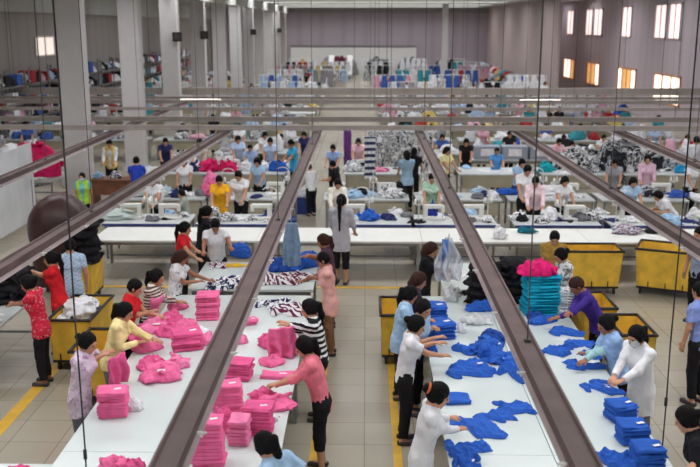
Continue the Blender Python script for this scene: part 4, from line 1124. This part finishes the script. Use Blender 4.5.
mid('woman in a pale yellow top half hidden behind the brown channel', 447, 146, (.6, -.7), cloth('lemon_cotton', (236, 226, 170)), 1.56, 4, 20, hair='bob', seed=49)
mid('person with a black top and black hair beside the light blue shirt', 414, 147, (.3, .8), BLACKC, 1.58, 4, 15, hair='long', seed=50)
mid('woman in a pink gingham shirt on the right below the patterned mound', 648, 154, (-.2, -1), check('pink_gingham', (228, 190, 206), (206, 170, 190), .03), 1.62, 3, 15, hair='bun', sleeve=1.8, hem=.2, seed=51)
mid('dark-haired person bent low over the table under the right channel', 657, 190, (-1, -.2), WCOT, 1.5, 40, 40, hair='long', seed=52)
mid('person in a white shirt at the far right edge, seen from behind', 697, 136, (.2, 1), WCOT, 1.66, 2, 10, hair='short', sleeve=1.6, seed=53)
mid('man in a cyan shirt holding a blue garment near the brown channel', 291, 139, (-.8, -.4), cloth('cyan_cotton', (64, 176, 222)), 1.62, 4, 25, hem=.16, seed=54)
mid('man in a pale blue shirt facing the camera, left of the cyan shirt', 270, 137, (0, -1), cloth('pale_blue_shirt', (190, 208, 236)), 1.62, 4, 30, collar=WCOT, seed=55)
mid('person in a light blue shirt with a raised hand, left of the pale blue shirt', 250, 144, (.1, -1), cloth('mid_light_blue', (164, 190, 230)), 1.42, 4, 25, seed=56)
mid('woman in light blue with dark hair behind the hot pink heap', 238, 135, (.3, -1), cloth('light_blue_top', (180, 200, 230)), 1.6, 4, 30, hair='bob', seed=57)
mid('person in a black T-shirt bending beside the brown channel', 333, 160, (-.9, .3), BLACKC, 1.45, 15, 20, seed=58)
mid('person in a white shirt sitting just right of the brown channel', 309, 163, (-.5, .8), WCOT, 1.36, 8, 25, seed=59)
mid('person in a blue shirt by the purple cloth', 333, 144, (-.2, -1), cloth('cornflower_cotton', (150, 176, 226)), 1.5, 6, 25, seed=60)
mid('young person in a lime green vest and a face mask on the left', 82, 172, (.1, -1), cloth('teal_tee', (110, 180, 180)), 1.4, 2, 8, (None, None), vest=cloth('lime_vest', (166, 206, 70)), mask=cloth('blue_mask', (160, 196, 220)), seed=61)
mid('man in a white shirt and yellow jacket standing behind the brown desk', 109, 139, (.1, -1), WCOT, 1.6, 4, 30, vest=cloth('pale_yellow_jacket', (230, 206, 120)), sleeve=1.8, seed=62)
mid('person in a royal blue shirt sitting with back turned by the brown desk', 136, 156, (-.2, 1), cloth('royal_blue_shirt', (46, 70, 180)), 1.58, 6, 15, seed=63)
mid('tanned man with black hair looking left, behind the grey-covered tables', 182, 189, (-1, -.2), cloth('grey_green_cotton', (150, 160, 150)), 1.3, 8, 20, seed=64)
mid('woman with a black ponytail at the left of the yellow T-shirt boy', 206, 205, (.8, .5), BLACKC, 1.6, 8, 20, hair='pony', pony=.35, seed=65)
mid('person in a pink top among the patterned garments on the right', 572, 140, (.2, -1), cloth('rose_cotton', (226, 180, 190)), 1.5, 6, 30, hair='bob', seed=67)

def heap(px, py, i, mat, label, sc, z=.765, rz=0, y=None, me=None, name='garment_heap'):
    x, y_ = top_at(px, py, z)
    return item(name, (me or LUMP)[i % len(me or LUMP)], mat, x, y if y else y_, z, rz, label, 'garment', None, sc)
HOTD = cloth('crimson_pink_jersey', (206, 34, 96), .1)
heap(210, 171, 0, HOTD, 'hot pink garment heap on the third row, left part', (1.1, 1.1, 1.25), y=25.4)
heap(228, 171, 1, HOTD, 'hot pink garment heap on the third row, right part', (1.0, 1.1, 1.1), y=25.4)
heap(198, 171, 2, NAVYW, 'white and navy garments left of the hot pink heap', (.9, .9, .9), y=25.5)
heap(180, 172, 3, NAVYW, 'white and navy garments at the left end of the third row', (1.0, .9, .9), y=25.5)
heap(280, 169, 1, BLUE, 'blue garment in the arms of the cyan shirt man', (1.0, .6, 1.0), y=25.4)
heap(265, 166, 3, WHITEC, 'white garments before the pale blue shirt', (.9, .7, .8), y=25.6)
heap(200, 205, 1, PINK[0], 'pink garments stacked left of the yellow T-shirt boy', (.75, .8, 1.0), y=21.7)
heap(202, 193, 2, PINK[2], 'pink garments behind the lower pink ones', (.75, .7, .9), y=22.0, z=1.0)
heap(392, 205, 2, GREYW, 'white patterned garments in front of the light blue shirt woman', (1.15, 1, .9), y=21.5)
heap(380, 180, 3, PINK[0], 'pink cloth lying in front of the patterned hangings', (.9, .6, .35), y=24.9 + .5)
heap(368, 222, 0, BLUE, 'blue garments on the blue-edged row right of the aisle', (.85, .9, .8), y=18.9)
heap(360, 192, 1, BLACKC, 'black garments on the second row by the aisle', (.8, .7, .7), y=21.6)
heap(352, 175, 2, GREYW, 'white and grey garments on the third row by the aisle', (1.0, .8, .9), y=25.4)
heap(376, 190, 0, GREYC, 'dark grey garments on the second row, beside the striped cloth', (.7, .6, .7), y=21.8)
heap(432, 217, 3, cloth('navy_blue_jersey', (40, 56, 140)), 'navy cloth in the hands of the mint shirt boy', (.42, .5, 1.1), y=19.15)
heap(510, 190, 1, BLUE, 'flat blue garments on the second row, right of the brown channel', (1.6, .7, .5), y=21.9)
heap(485, 193, 2, cloth('navy_cloth', (42, 48, 92)), 'navy garments beside the flat blue ones', (.8, .6, .4), y=21.6)
heap(548, 217, 0, WHITEC, 'white sack of garments on the blue-edged row', (.75, .8, .95), y=18.95)
heap(520, 220, 3, GREYW, 'white and lime printed garments left of the white sack', (.7, .7, .6), y=18.9)
heap(526, 231, 1, cloth('dark_teal_cloth', (30, 110, 130)), 'dark teal garment on the long white table', (.65, .5, .4), y=17.7)
heap(500, 238, 2, WHITEC, 'white bundle with blue marks on the long white table', (.5, .5, .8), y=17.2)
heap(615, 224, 0, blots('grey_red_print', (196, 196, 206), [(140, 70, 84), (80, 90, 130)], 14, .5), 'grey and red printed bundle on the long white table at the right', (1.05, .7, .65), y=17.7)
heap(645, 225, 3, BLACKC, 'black flat garment on the long white table at the right', (.8, .6, .28), y=17.75)
heap(660, 228, 1, cloth('pale_green_cloth', (190, 206, 160)), 'pale green cloth beside the black flat garment', (.7, .5, .25), y=17.4)
heap(575, 215, 2, GREYC, 'grey clear-wrapped garments on the blue-edged row, right', (.7, .7, .5), y=18.9)
heap(530, 158, 2, cloth('bright_teal', (30, 160, 170)), 'bright teal bundle behind the white shirt man', (.9, .6, .9), y=25.4)
heap(566, 165, 0, BWP, 'light black and white patterned mound on the third row', (2.0, 1.6, 2.4), y=25.6)
heap(612, 165, 1, BWD, 'large dark black and white patterned mound on the right', (2.5, 1.9, 2.9), y=25.7)
heap(650, 165, 2, BWD, 'dark patterned mound at the right end of the large one', (1.7, 1.5, 2.3), y=25.9)
heap(672, 165, 1, cloth('turquoise_cloth', (40, 150, 200)), 'turquoise garments at the right end of the third row', (1.4, .8, .8), y=25.3)
heap(690, 164, 0, HOTD, 'crimson garments beside the turquoise ones at the right', (1.0, .8, .7), y=25.4)
heap(664, 204, 3, BWD, 'navy patterned garments before the pink gingham shirt', (1.1, .9, 1.0), y=21.7)
heap(690, 204, 0, cloth('mid_blue', (60, 90, 170)), 'blue garments at the right edge of the second row', (1.0, .7, .6), y=21.6)
heap(120, 212, 2, cloth('pale_grey_green', (178, 190, 186)), 'pale grey cloth stack on the left sewing table of the blue-edged row', (1.9, 1.3, .7), y=18.95)
heap(150, 195, 1, cloth('pale_grey_green', (178, 190, 186)), 'pale grey cloth stack on the left of the second row', (2.0, 1.3, .8), y=21.6)
heap(180, 196, 0, WHITEC, 'white garments on the second row, left', (.9, .8, .5), y=21.5)
heap(262, 220, 1, BLUE, 'blue piece on the blue-edged row left of the brown channel', (.5, .5, .25), y=18.9)
heap(560, 205, 3, WHITEC, 'white covered box shape on the second row at the right', (1.6, 1.1, 1.0), y=21.6)
# hangings
t = empty('garment_rail', (1.05, 27.6, 0)); tag(t, 'tall rail hung with black and white patterned cloth behind the light blue shirt', 'clothes rail')
b = MB(); b.rod((-1.0, 0, 0), (-1.0, 0, 1.66), .02); b.rod((1.0, 0, 0), (1.0, 0, 1.66), .02); b.rod((-1.0, 0, 1.64), (1.0, 0, 1.64), .016)
for sx in (-1, 1): b.rod((sx, -.25, .02), (sx, .25, .02), .02)
put('rail_frame', b.mesh('rail'), WHITEP, t)
item('patterned_cloth', drape_mesh(111, .95, 1.3, .03, .05, res=.02), BWP, .58, 27.6, 1.66, 0, 'black and white patterned cloth on the rail, left piece', 'cloth')
item('patterned_cloth', drape_mesh(112, .95, 1.3, .03, .05, res=.02), BWP, 1.55, 27.6, 1.66, 0, 'black and white patterned cloth on the rail, right piece', 'cloth')
p = top_at(367, 185, .76)
t = empty('cloth_stand', (.12, 24.4, 0)); tag(t, 'thin white stand with a navy and white striped cloth by the aisle', 'stand')
b = MB(); b.rod((0, .06, 0), (0, .06, 1.86), .018); b.rod((-.2, .06, 1.85), (.2, .06, 1.85), .014); b.box((0, .06, .02), (.4, .4, .04)); put('pole', b.mesh('pole'), WHITEP, t)
item('striped_cloth', drape_mesh(113, .3, 1.15, .02, .02, res=.014), stripes('navy_white_stripe', (52, 62, 96), (226, 226, 230), .17, 2), .12, 24.4, 1.86, 0, 'navy and white striped cloth hanging by the aisle', 'cloth')
item('purple_cloth', drape_mesh(114, .24, 1.2, .02, .03, res=.018), cloth('purple_cloth', (120, 70, 140)), -.55, 27.5, 1.7, 0, 'purple cloth hanging behind the blue shirt', 'cloth')
t = empty('cloth_stand', (-.55, 27.5, 0)); tag(t, 'thin white stand carrying the purple cloth', 'stand')
b = MB(); b.rod((0, .06, 0), (0, .06, 1.7), .018); b.rod((-.25, .06, 1.69), (.25, .06, 1.69), .014); b.box((0, .06, .02), (.4, .4, .04)); put('pole', b.mesh('pole'), WHITEP, t)
CART = plain('grey_carton', (150, 156, 170), .6, .05)
table(3.2, 6.0, 27.7, 28.35, .758, 'shelf table carrying three grey cartons', None, top=LAM2)
for i in range(3):
    t = empty('carton', (3.75 + .85 * i, 28.0, .76)); tag(t, 'grey carton with a white label on the shelf table, %s of three' % ('left', 'middle', 'right')[i], 'box', None)
    b = MB(); b.box((0, 0, .2), (.78, .5, .4), bev=.01); put('box_body', b.mesh('carton'), CART, t)
    b = MB(); b.box((0, -.254, .22), (.4, .006, .22)); put('paper_label', b.mesh('label'), PRINT, t)
# left block
for i, (y0, y1) in enumerate(((14.2, 17.9), (17.95, 21.7))):
    t = empty('partition_board', (-8.12, (y0 + y1) / 2, 0)); tag(t, 'tall white partition board on the left, %s one' % ('nearer', 'farther')[i], 'partition')
    b = MB(); b.box((0, 0, 1.1), (.05, y1 - y0, 1.86), bev=.008); put('board', b.mesh('board'), plain('white_board', (206, 208, 212), .35, .05, 2), t)
    b = MB()
    for q in (-1, 1): b.box((0, q * (y1 - y0) / 2 * .9, .09), (.5, .05, .05)); b.box((0, q * (y1 - y0) / 2 * .9, .6), (.07, .05, 1.1))
    put('foot', b.mesh('foot'), STEEL, t)
F = Field((-.7, -.55, 0), (.7, .55, 1.85), .018)
F.ell((0, 0, 1.16), (.58, .44, .62), None, .05); F.cone((0, 0, 0), (0, 0, 1.1), .54, .56, .1, (np.array([0, 1., 0]), 1.3)); F.wrinkle(.008, 5, 3); F.plane((0, 0, 0), (0, 0, -1.))
item('brown_dust_cover', F.mesh('cover'), plain('dark_brown_cover', (60, 30, 29), .4, .15, 5), -5.66, 16.35, 0, .3, 'dark brown cloth cover draped over a tall rounded load behind the left channel', 'cover')
t = empty('cabinet', (-6.9, 15.0, 0)); tag(t, 'beige cabinet with a round dark knob at the left edge', 'cabinet')
b = MB(); b.box((0, 0, .45), (.8, .7, .9), bev=.015); put('body', b.mesh('cab'), BEIGE, t)
b = MB(); b.rod((.15, -.35, .6), (.15, -.38, .6), .045, seg=16); put('knob', b.mesh('knob'), RUB, t)
b = MB(); b.box((0, 0, .93), (.84, .74, .05), bev=.01); put('top', b.mesh('top'), WHITEP, t)
t = empty('desk', (-6.72, 24.0, 0)); tag(t, 'brown wooden desk in front of the man in the yellow jacket', 'desk')
b = MB(); b.box((0, 0, .76), (1.2, .7, .05), bev=.008); put('desktop', b.mesh('desktop'), BROWNW, t)
b = MB(); b.box((0, -.3, .55), (1.1, .03, .36)); put('front_panel', b.mesh('panel'), BROWNW, t)
for sx in (-1, 1):
    b = MB(); b.box((sx * .55, 0, .37), (.05, .64, .73)); put('side_panel', b.mesh('side'), BROWNW, t)
heap(122, 174, 2, NAVYW, 'white and navy garments on the brown desk', (.6, .6, .6), y=24.0, z=.787)
heap(105, 174, 0, LBLUE, 'light blue garments on the left of the brown desk', (.5, .6, .6), y=24.0, z=.787)
table(-10.4, -8.3, 23.6, 25.2, .76, 'grey table under the hot pink bundle at the left', None, top=LAM2)
item('hot_pink_bundle', lump_mesh(660, 1.5, 1.0, 1.05, 60, .022), HOTD, -9.05, 24.5, .762, .1, 'hot pink garments bundled on the grey table at the left', 'garment', None, (1, 1, 1))
item('white_papers', BUNCH[2], GREYW, -8.75, 23.85, .762, .1, 'white garments at the front of the grey table at the left', 'garment', None, (1.2, .6, .4))

# blue bins on the floor between the sewing tables
BINM = plain('navy_bin_plastic', (44, 62, 130), .45, .06)
def bin_proto():
    t = empty('bin'); tag(t, 'bin', 'bin')
    b = MB(); b.frustum(0, (.42, .34), .42, (.56, .44)); put('bin_body', b.mesh('bin'), BINM, t)
    b = MB()
    for sx in (-1, 1): b.box((sx * .275, 0, .42), (.03, .47, .03))
    for sy in (-1, 1): b.box((0, sy * .215, .42), (.58, .03, .03))
    put('rim', b.mesh('rim'), BINM, t); return t
bp_ = bin_proto(); k = 0
for y_, xs in ((20.45, (-4.6, -1.9, .7, 2.4, 5.4, 7.6)), (23.2, (-5.2, -3.4, -1.6, 2.9, 4.7, 6.7))):
    for x in xs:
        k += 1; dup(bp_, (x, y_, 0), .1 * (k % 3), '%s navy blue bin on the floor between the sewing rows' % NTH(k), 'navy bins between the sewing rows')
        n, m = (('white', WHITEC), ('light blue', LBLUE), ('white and grey', GREYW))[k % 3]
        item('garment', LUMP[k % 4], m, x, y_, .43, k, '%s garments heaped in the %s navy bin' % (n, NTH(k)), 'garment', None, (.85, .75, .9))
rm(bp_)
# more people at the sewing rows
EX = ((1.8, 22.75, 'N'), (3.9, 22.75, 'N'), (6.3, 22.8, 'N'), (8.2, 22.7, 'N'), (-4.6, 22.75, 'N'), (-2.7, 22.8, 'N'), (-6.0, 26.9, 'N'), (-4.9, 26.8, 'N'), (3.0, 26.9, 'N'), (5.7, 27.0, 'N'), (8.3, 26.9, 'N'),
      (5.9, 19.95, 'N'), (7.9, 20.0, 'N'), (-4.7, 19.95, 'N'), (4.4, 20.05, 'N'), (9.9, 26.9, 'N'), (-1.9, 28.6, 'N'), (-3.2, 28.5, 'N'), (4.6, 28.95, 'N'), (-.2, 26.9, 'N'))
EC = (('white', WCOT), ('light blue', LBLUE), ('grey', cloth('mid_grey_cotton', (150, 152, 160))), ('white', WCOT), ('white', WCOT), ('light blue', LBLUE), ('navy', NAVY), ('white', WCOT), ('black', BLACKC), ('pink', cloth('rose_cotton', (226, 180, 190))))
ep = [person(None, None, 'S', 1.56, 12, 30, 0, ((-.15, .42, .86), (.15, .42, .86)), stance='stand', res=.016, shirt=WCOT, hair=h_, eyes=False, shoes=False, seed=90 + i) for i, h_ in enumerate(('short', 'pony', 'bob'))]
cnt = {}
for i, (x, y_, f_) in enumerate(EX):
    n, m = EC[i % len(EC)]; rn_ = ('first' if y_ < 21 else 'second' if y_ < 24 else 'third'); cnt[rn_] = cnt.get(rn_, 0) + 1
    xs_ = sorted(e[0] for e in EX if (e[1] < 21) == (y_ < 21) and (e[1] < 24) == (y_ < 24))
    d = dup(ep[i % 3], (x, y_, 0), math.pi + .3 * math.sin(i * 2.3), '%s unnamed worker from the left in a %s top, behind the %s sewing row'.replace('unnamed ', '') % (NTH(xs_.index(x) + 1), n, rn_), 'workers behind the sewing rows', {'shirt': m})
    d['category'] = 'person'
for o in ep: rm(o)

# tall piles of cloth on the floor behind the third row
PP = [lump_mesh(670 + i, 1.3, 1.0, 1.15, 46, .026, .012) for i in range(3)]
for i, (x, y_, n, m, sz) in enumerate(((-5.6, 28.1, 'black and white', BWP, 1.0), (-4.3, 27.9, 'white and grey', GREYW, .9), (-8.9, 27.4, 'white', WHITEC, 1.0), (-10.4, 27.6, 'navy and white', NAVYW, 1.1), (2.2, 28.6, 'white', WHITEC, .8),
        (6.8, 28.0, 'pale patterned', BWP, 1.2), (8.6, 28.1, 'dark patterned', BWD, 1.3), (10.5, 28.0, 'white and grey', GREYW, 1.1), (12.2, 27.7, 'light blue', LBLUE, 1.0), (-2.4, 27.7, 'white and grey', GREYW, .8), (12.9, 25.4, 'black and white', BWP, 1.1))):
    item('cloth_pile', PP[i % 3], m, x, y_, 0, i * .9, 'tall %s cloth pile on floor, %s' % (n, ('left of the white and grey one', 'left of the hot pink heap', 'by the nearest column', 'far left', 'beside the cartons', 'right of the cartons', 'behind the dark mound', 'right of the dark mound', 'far right', 'near the aisle', 'at the right end', 'just behind the cartons')[i]), 'cloth', None, (sz, sz, sz))
# ------------------------------------------------------------------ far rows
FARC = [('white', (220, 220, 224)), ('light blue', (166, 188, 216)), ('pink', (206, 158, 174)), ('red', (158, 50, 54)), ('black', (34, 34, 38)), ('teal', (64, 148, 160)), ('yellow', (204, 178, 106)), ('grey', (150, 150, 156)), ('blue', (62, 92, 162))]
FM = {n: cloth('far_%s_cotton' % n.replace(' ', '_'), c) for n, c in FARC}
wts = [9, 4, 3, 2, 4, 2, 1, 3, 2]
def far_proto(stance, hair, lean, hands, mat): 
    return person(None, None, 'S', 1.58, lean, 28, 0, hands, stance=stance, res=.021, shirt=FM['white'], hair=hair, eyes=False, shoes=False, seed=70)
hs = ((-.15, .4, .86), (.15, .4, .86))
protos = [far_proto('sit', 'short', 14, ((-.15, .45, .84), (.15, .45, .84)), 0), far_proto('sit', 'pony', 12, ((-.15, .45, .84), (.15, .45, .84)), 0), far_proto('stand', 'bob', 8, hs, 0), far_proto('stand', 'short', 4, hs, 0)]
def stool_proto():
    t = empty('stool'); b = MB(); b.rod((0, 0, .38), (0, 0, .415), .16, seg=16); put('seat', b.mesh('seat'), BROWNW, t)
    for a in range(4):
        b = MB(); c, s_ = math.cos(a * 1.571 + .8), math.sin(a * 1.571 + .8); b.rod((c * .11, s_ * .11, .38), (c * .15, s_ * .15, 0), .014, seg=6); put('leg', b.mesh('leg'), STEEL, t)
    tag(t, 'stool', 'stool'); return t
sp_ = stool_proto()
far_lump = [lump_mesh(800 + i, .8, .6, .4, 22, .03, .012) for i in range(4)]
tp = None
rn = 0; y = 29.6; rng = random.Random(11)
def far_table(w):
    t = empty('sewing_table'); tag(t, 'sewing table', 'sewing table')
    b = MB(); b.box((0, 0, .735), (w, 1.05, .05)); put('tabletop', b.mesh('top'), LAM2, t)
    for sx in (-1, 1):
        b = MB(); b.box((sx * (w / 2 - .1), 0, .355), (.05, .8, .71)); put('leg_frame', b.mesh('legs'), STEEL, t)
    b = MB(); b.box((0, -.45, .55), (w - .2, .02, .3)); put('front_panel', b.mesh('panel'), BEIGE, t)
    return t
tw = far_table(2.5)
HC = FARC + [('white', (222, 222, 226))] * 5 + [('black and white', None)] * 4
while y < 83:
    rn += 1; on = ORD[rn - 1]
    span = 10.6 if y > 54 else 13.4
    xs = [x for x in np.arange(-11.9, span - 1.0, 2.75) if not (abs(x + 7.75 - 0) < -1)]
    kp = kh = kt = 0
    for x in xs:
        x = float(x)
        if abs(x + .9) < .9: continue                       # aisle
        col = abs(x + 7.75) < 1.8 and abs(((y - 24.2 + 3.07) % 6.15) - 3.07) < 1.0
        if col: continue
        kt += 1; dup(tw, (x, y, 0), 0, '%s sewing table from the left in the %s far row' % (ORD[kt - 1], on), 'sewing tables in the far rows')
        for q in range(2):
            r = rng.random(); xx = x - .6 + 1.2 * q + rng.uniform(-.2, .2)
            if r < .8:
                n, c = rng.choices(FARC, wts)[0]; pi = rng.choices(range(4), (3, 3, 2, 1))[0]; kp += 1
                yy = y + (.94 if pi < 2 else .95); o = protos[pi]
                L = o.matrix_basis.copy()
                hm = rng.choice((HAIR, HAIR, HAIRB))
                d = dup(o, (xx, yy, 0), math.pi + rng.uniform(-.25, .25), '%s person from the left, in %s top, at the %s far row' % (NTH(kp), n, on), 'people at the far sewing rows', {'shirt': FM[n], 'hair': hm})
                d['category'] = 'person'
                if pi < 2: dup(sp_, (xx, yy - .0, 0), 0, '%s stool of the %s far row' % (NTH(kp), on), 'stools at the far sewing rows')
            for u in range(2):
                if rng.random() > .8: continue
                n, c = HC[rng.randrange(len(HC))]; kh += 1
                m = BWP if c is None else FM[n]; s_ = rng.uniform(.55, 1.05)
                o = put('garment_heap', far_lump[rng.randrange(4)], m, None, (x - .9 + 1.2 * q + .6 * u + rng.uniform(-.1, .1), y - .15, .761), rng.random() * 6); o.scale = (s_, s_ * .8, rng.uniform(.5, 1.7))
                tag(o, '%s heap of %s garments from the left, %s far row' % (NTH(kh), n, on), 'garment', 'garment heaps on the far rows')
    y += 3.35
for o in protos + [sp_, tw]: rm(o)
for i in range(2): item('blue_garment_heap', LUMP[i], BLUE, 10.2 + 1.5 * i, 42.0, .0, i, 'wide royal blue garment heap on the far right, %s of two' % ('left', 'right')[i], 'garment', None, (2.6, 1.6, 4.0))
# big shapes against the back wall
item('covered_load', lump_mesh(901, 4.6, 1.6, 2.0, 26, .08, .03, .7), cloth('grey_dust_sheet', (134, 132, 136)), -2.9, 90.6, 0, .0, 'large grey sheeted load against the back wall, left of centre', 'covered load')
item('covered_load', lump_mesh(902, 1.7, 1.2, 2.2, 14, .06, .02, .7), cloth('maroon_sheet', (92, 34, 50)), -2.6, 87.4, 0, .0, 'maroon sheeted load at the back of the hall', 'covered load')
item('garment_mound', lump_mesh(904, 2.4, 1.3, 2.1, 18, .06, .02, .7), cloth('dark_green_sheet', (46, 66, 54)), 1.4, 88.6, 0, .0, 'dark green garment mound at the back near the centre', 'garment')
item('garment_mound', lump_mesh(903, 3.0, 1.4, 1.9, 22, .07, .02, .7), cloth('dark_navy_sheet', (38, 44, 62)), 4.4, 88.6, 0, .0, 'dark navy garment mound at the back right of centre', 'garment')
item('garment_mound', lump_mesh(905, 2.4, 1.3, 1.8, 18, .06, .02, .7), BLACKC, 7.6, 88.4, 0, .0, 'black garment mound at the back by the right column', 'garment')
# tall rails of hanging garments between the rows
DR = [drape_mesh(920 + i, .42, .8, .05, .03, .7, res=.03) for i in range(3)]
def rail_proto():
    t = empty('clothes_rail'); tag(t, 'clothes rail', 'clothes rail')
    b = MB(); b.rod((-1.2, 0, 1.88), (1.2, 0, 1.88), .02, seg=6)
    for sx in (-1, 1): b.rod((sx * 1.2, 0, 0), (sx * 1.2, 0, 1.88), .022, seg=6); b.rod((sx * 1.2, -.3, .03), (sx * 1.2, .3, .03), .022, seg=6)
    put('rail_frame', b.mesh('rail'), WHITEP, t); return t
rp = rail_proto(); k = 0
for yy, xs in ((40.9, (-5, 6.2, 9.8)), (47.6, (-10.5, -4.4, 2.4, 7.4)), (54.4, (-5.2, 1.6, 5.0, 9.6)), (61.0, (-5.4, -2.4, 3.2, 6.4)), (67.8, (-5.6, -2.6, 1.0, 4.4, 8.0)), (74.4, (-5.4, -2.4, 1.2, 8.2)), (81.0, (-5.6, .9, 4.2, 7.6))):
    for x in xs:
        k += 1; y_ = yy + .65
        on = ORD[k - 1] if k <= 20 else 'twenty-' + ORD[k - 21]
        dup(rp, (x, y_, 0), 0, '%s clothes rail from the front, hung with garments, far rows' % on, 'clothes rails in the far rows')
        cols = [HC[rng.randrange(len(HC))] for _ in range(3)]
        for q in range(5):
            n, c = rng.choice(cols); m = BWP if c is None else FM[n]
            o = put('hanging_garment', DR[q % 3], m, None, (x - .95 + .475 * q, y_, 1.87), rng.uniform(-.15, .15)); o.scale = (1, 1, rng.uniform(.9, 1.5))
            tag(o, '%s %s garment from the left hanging on the %s far clothes rail' % (ORD[q], n, on), 'garment', 'garments on the far clothes rails')
rm(rp)
for i, x in enumerate((-3.2, -1.5)):
    t = empty('conveyor', (x, 84.5, 0)); tag(t, 'pale sloping conveyor at the back, %s' % ('left one', 'right one')[i], 'conveyor')
    b = MB(); b.box((0, 0, 1.2), (.5, 4.2, .12), rot=Matrix.Rotation(math.radians(22), 3, 'X')); put('belt', b.mesh('belt'), WHITEP, t)
    b = MB()
    for yy, hh in ((-1.6, .55), (1.6, 1.75)): b.box((0, yy, hh / 2), (.4, .08, hh))
    put('support', b.mesh('support'), STEEL, t)
# shelving along the left wall
SHELFM = plain('shelf_steel', (120, 116, 114), .5, .05)
bx = MB(); bx.box((0, 0, .2), (.6, .7, .4), bev=.02); BOXM = bx.mesh('box')
for k in range(9):
    y0 = 27 + 5.2 * k; t = empty('shelving_rack', (-14.3, y0 + 2.5, 0)); tag(t, '%s steel shelving rack from the front along the left wall' % ORD[k], 'shelf', 'shelving racks along the left wall')
    for z in (.3, 1.0, 1.7, 2.4):
        b = MB(); b.box((0, 0, z), (.9, 4.8, .05)); put('shelf', b.mesh('shelf'), SHELFM, t)
    for q in range(3):
        b = MB()
        for sx in (-1, 1): b.box((sx * .42, -2.37 + 2.37 * q, 1.5), (.06, .06, 3.0))
        put('upright', b.mesh('upright'), SHELFM, t)
    for zi, z in enumerate((.33, 1.03, 1.73, 2.43)):
        for q in range(8):
            n, c = rng.choices(FARC + [('black and white', None)], (6, 2, 1, 3, 6, 1, 1, 5, 2, 6))[0]; m = BWP if c is None else FM[n]
            me = BOXM if rng.random() < .35 else far_lump[rng.randrange(4)]
            o = put('garment_bundle', me, m, None, (-14.25, y0 + .38 + q * .61, z + .001)); o.scale = (.9, .85, rng.uniform(.7, 1.35))
            tag(o, '%s %s bundle from the front, %s shelf, %s left wall rack' % (ORD[q], n, ('bottom', 'second', 'third', 'top')[zi], ORD[k]), 'garment', 'bundles on the left wall racks')
# bundles stored along the partition on the right
k = 0
for yy in np.arange(59, 90, 1.5):
    for lv in range(3):
        n, c = rng.choice(FARC + [('black and white', None)]); m = BWP if c is None else FM[n]; k += 1
        o = put('garment_bundle', far_lump[k % 4], m, None, (11.1, float(yy), (0, .42, .86)[lv]), rng.random() * .3); o.scale = (1.9 - .25 * lv, 1.9, 1.35)
        tag(o, '%s %s bundle from the front along the mauve partition, %s layer' % (NTH((k - 1) // 3 + 1), n, ('bottom', 'middle', 'top')[lv]), 'garment', 'bundles along the partition')
for o in COL.objects:
    if 'label' in o and o.parent is None and not 4 <= len(o['label'].split()) <= 16: print('LABEL', len(o['label'].split()), o['label'])

# ------------------------------------------------------------------ camera, light, view
cd = bpy.data.cameras.new('camera'); cam = bpy.data.objects.new('camera', cd); COL.objects.link(cam)
cd.sensor_width = 36; cd.lens = FPX / 700 * 36; cam.location = (0, 0, CAMH); cam.rotation_euler = (math.pi / 2 - PITCH, 0, YAW); cd.clip_end = 300
cd.dof.use_dof = True; cd.dof.focus_distance = 10.5; cd.dof.aperture_fstop = 1.7
SC.camera = cam
w = bpy.data.worlds.new('world'); SC.world = w; w.use_nodes = True
w.node_tree.nodes['Background'].inputs[0].default_value = (.9, .95, 1, 1); w.node_tree.nodes['Background'].inputs[1].default_value = WORLD
vs = SC.view_settings; vs.view_transform = 'Standard'; vs.look = 'None'; vs.gamma = 1; vs.use_curve_mapping = False; vs.exposure = EXPO
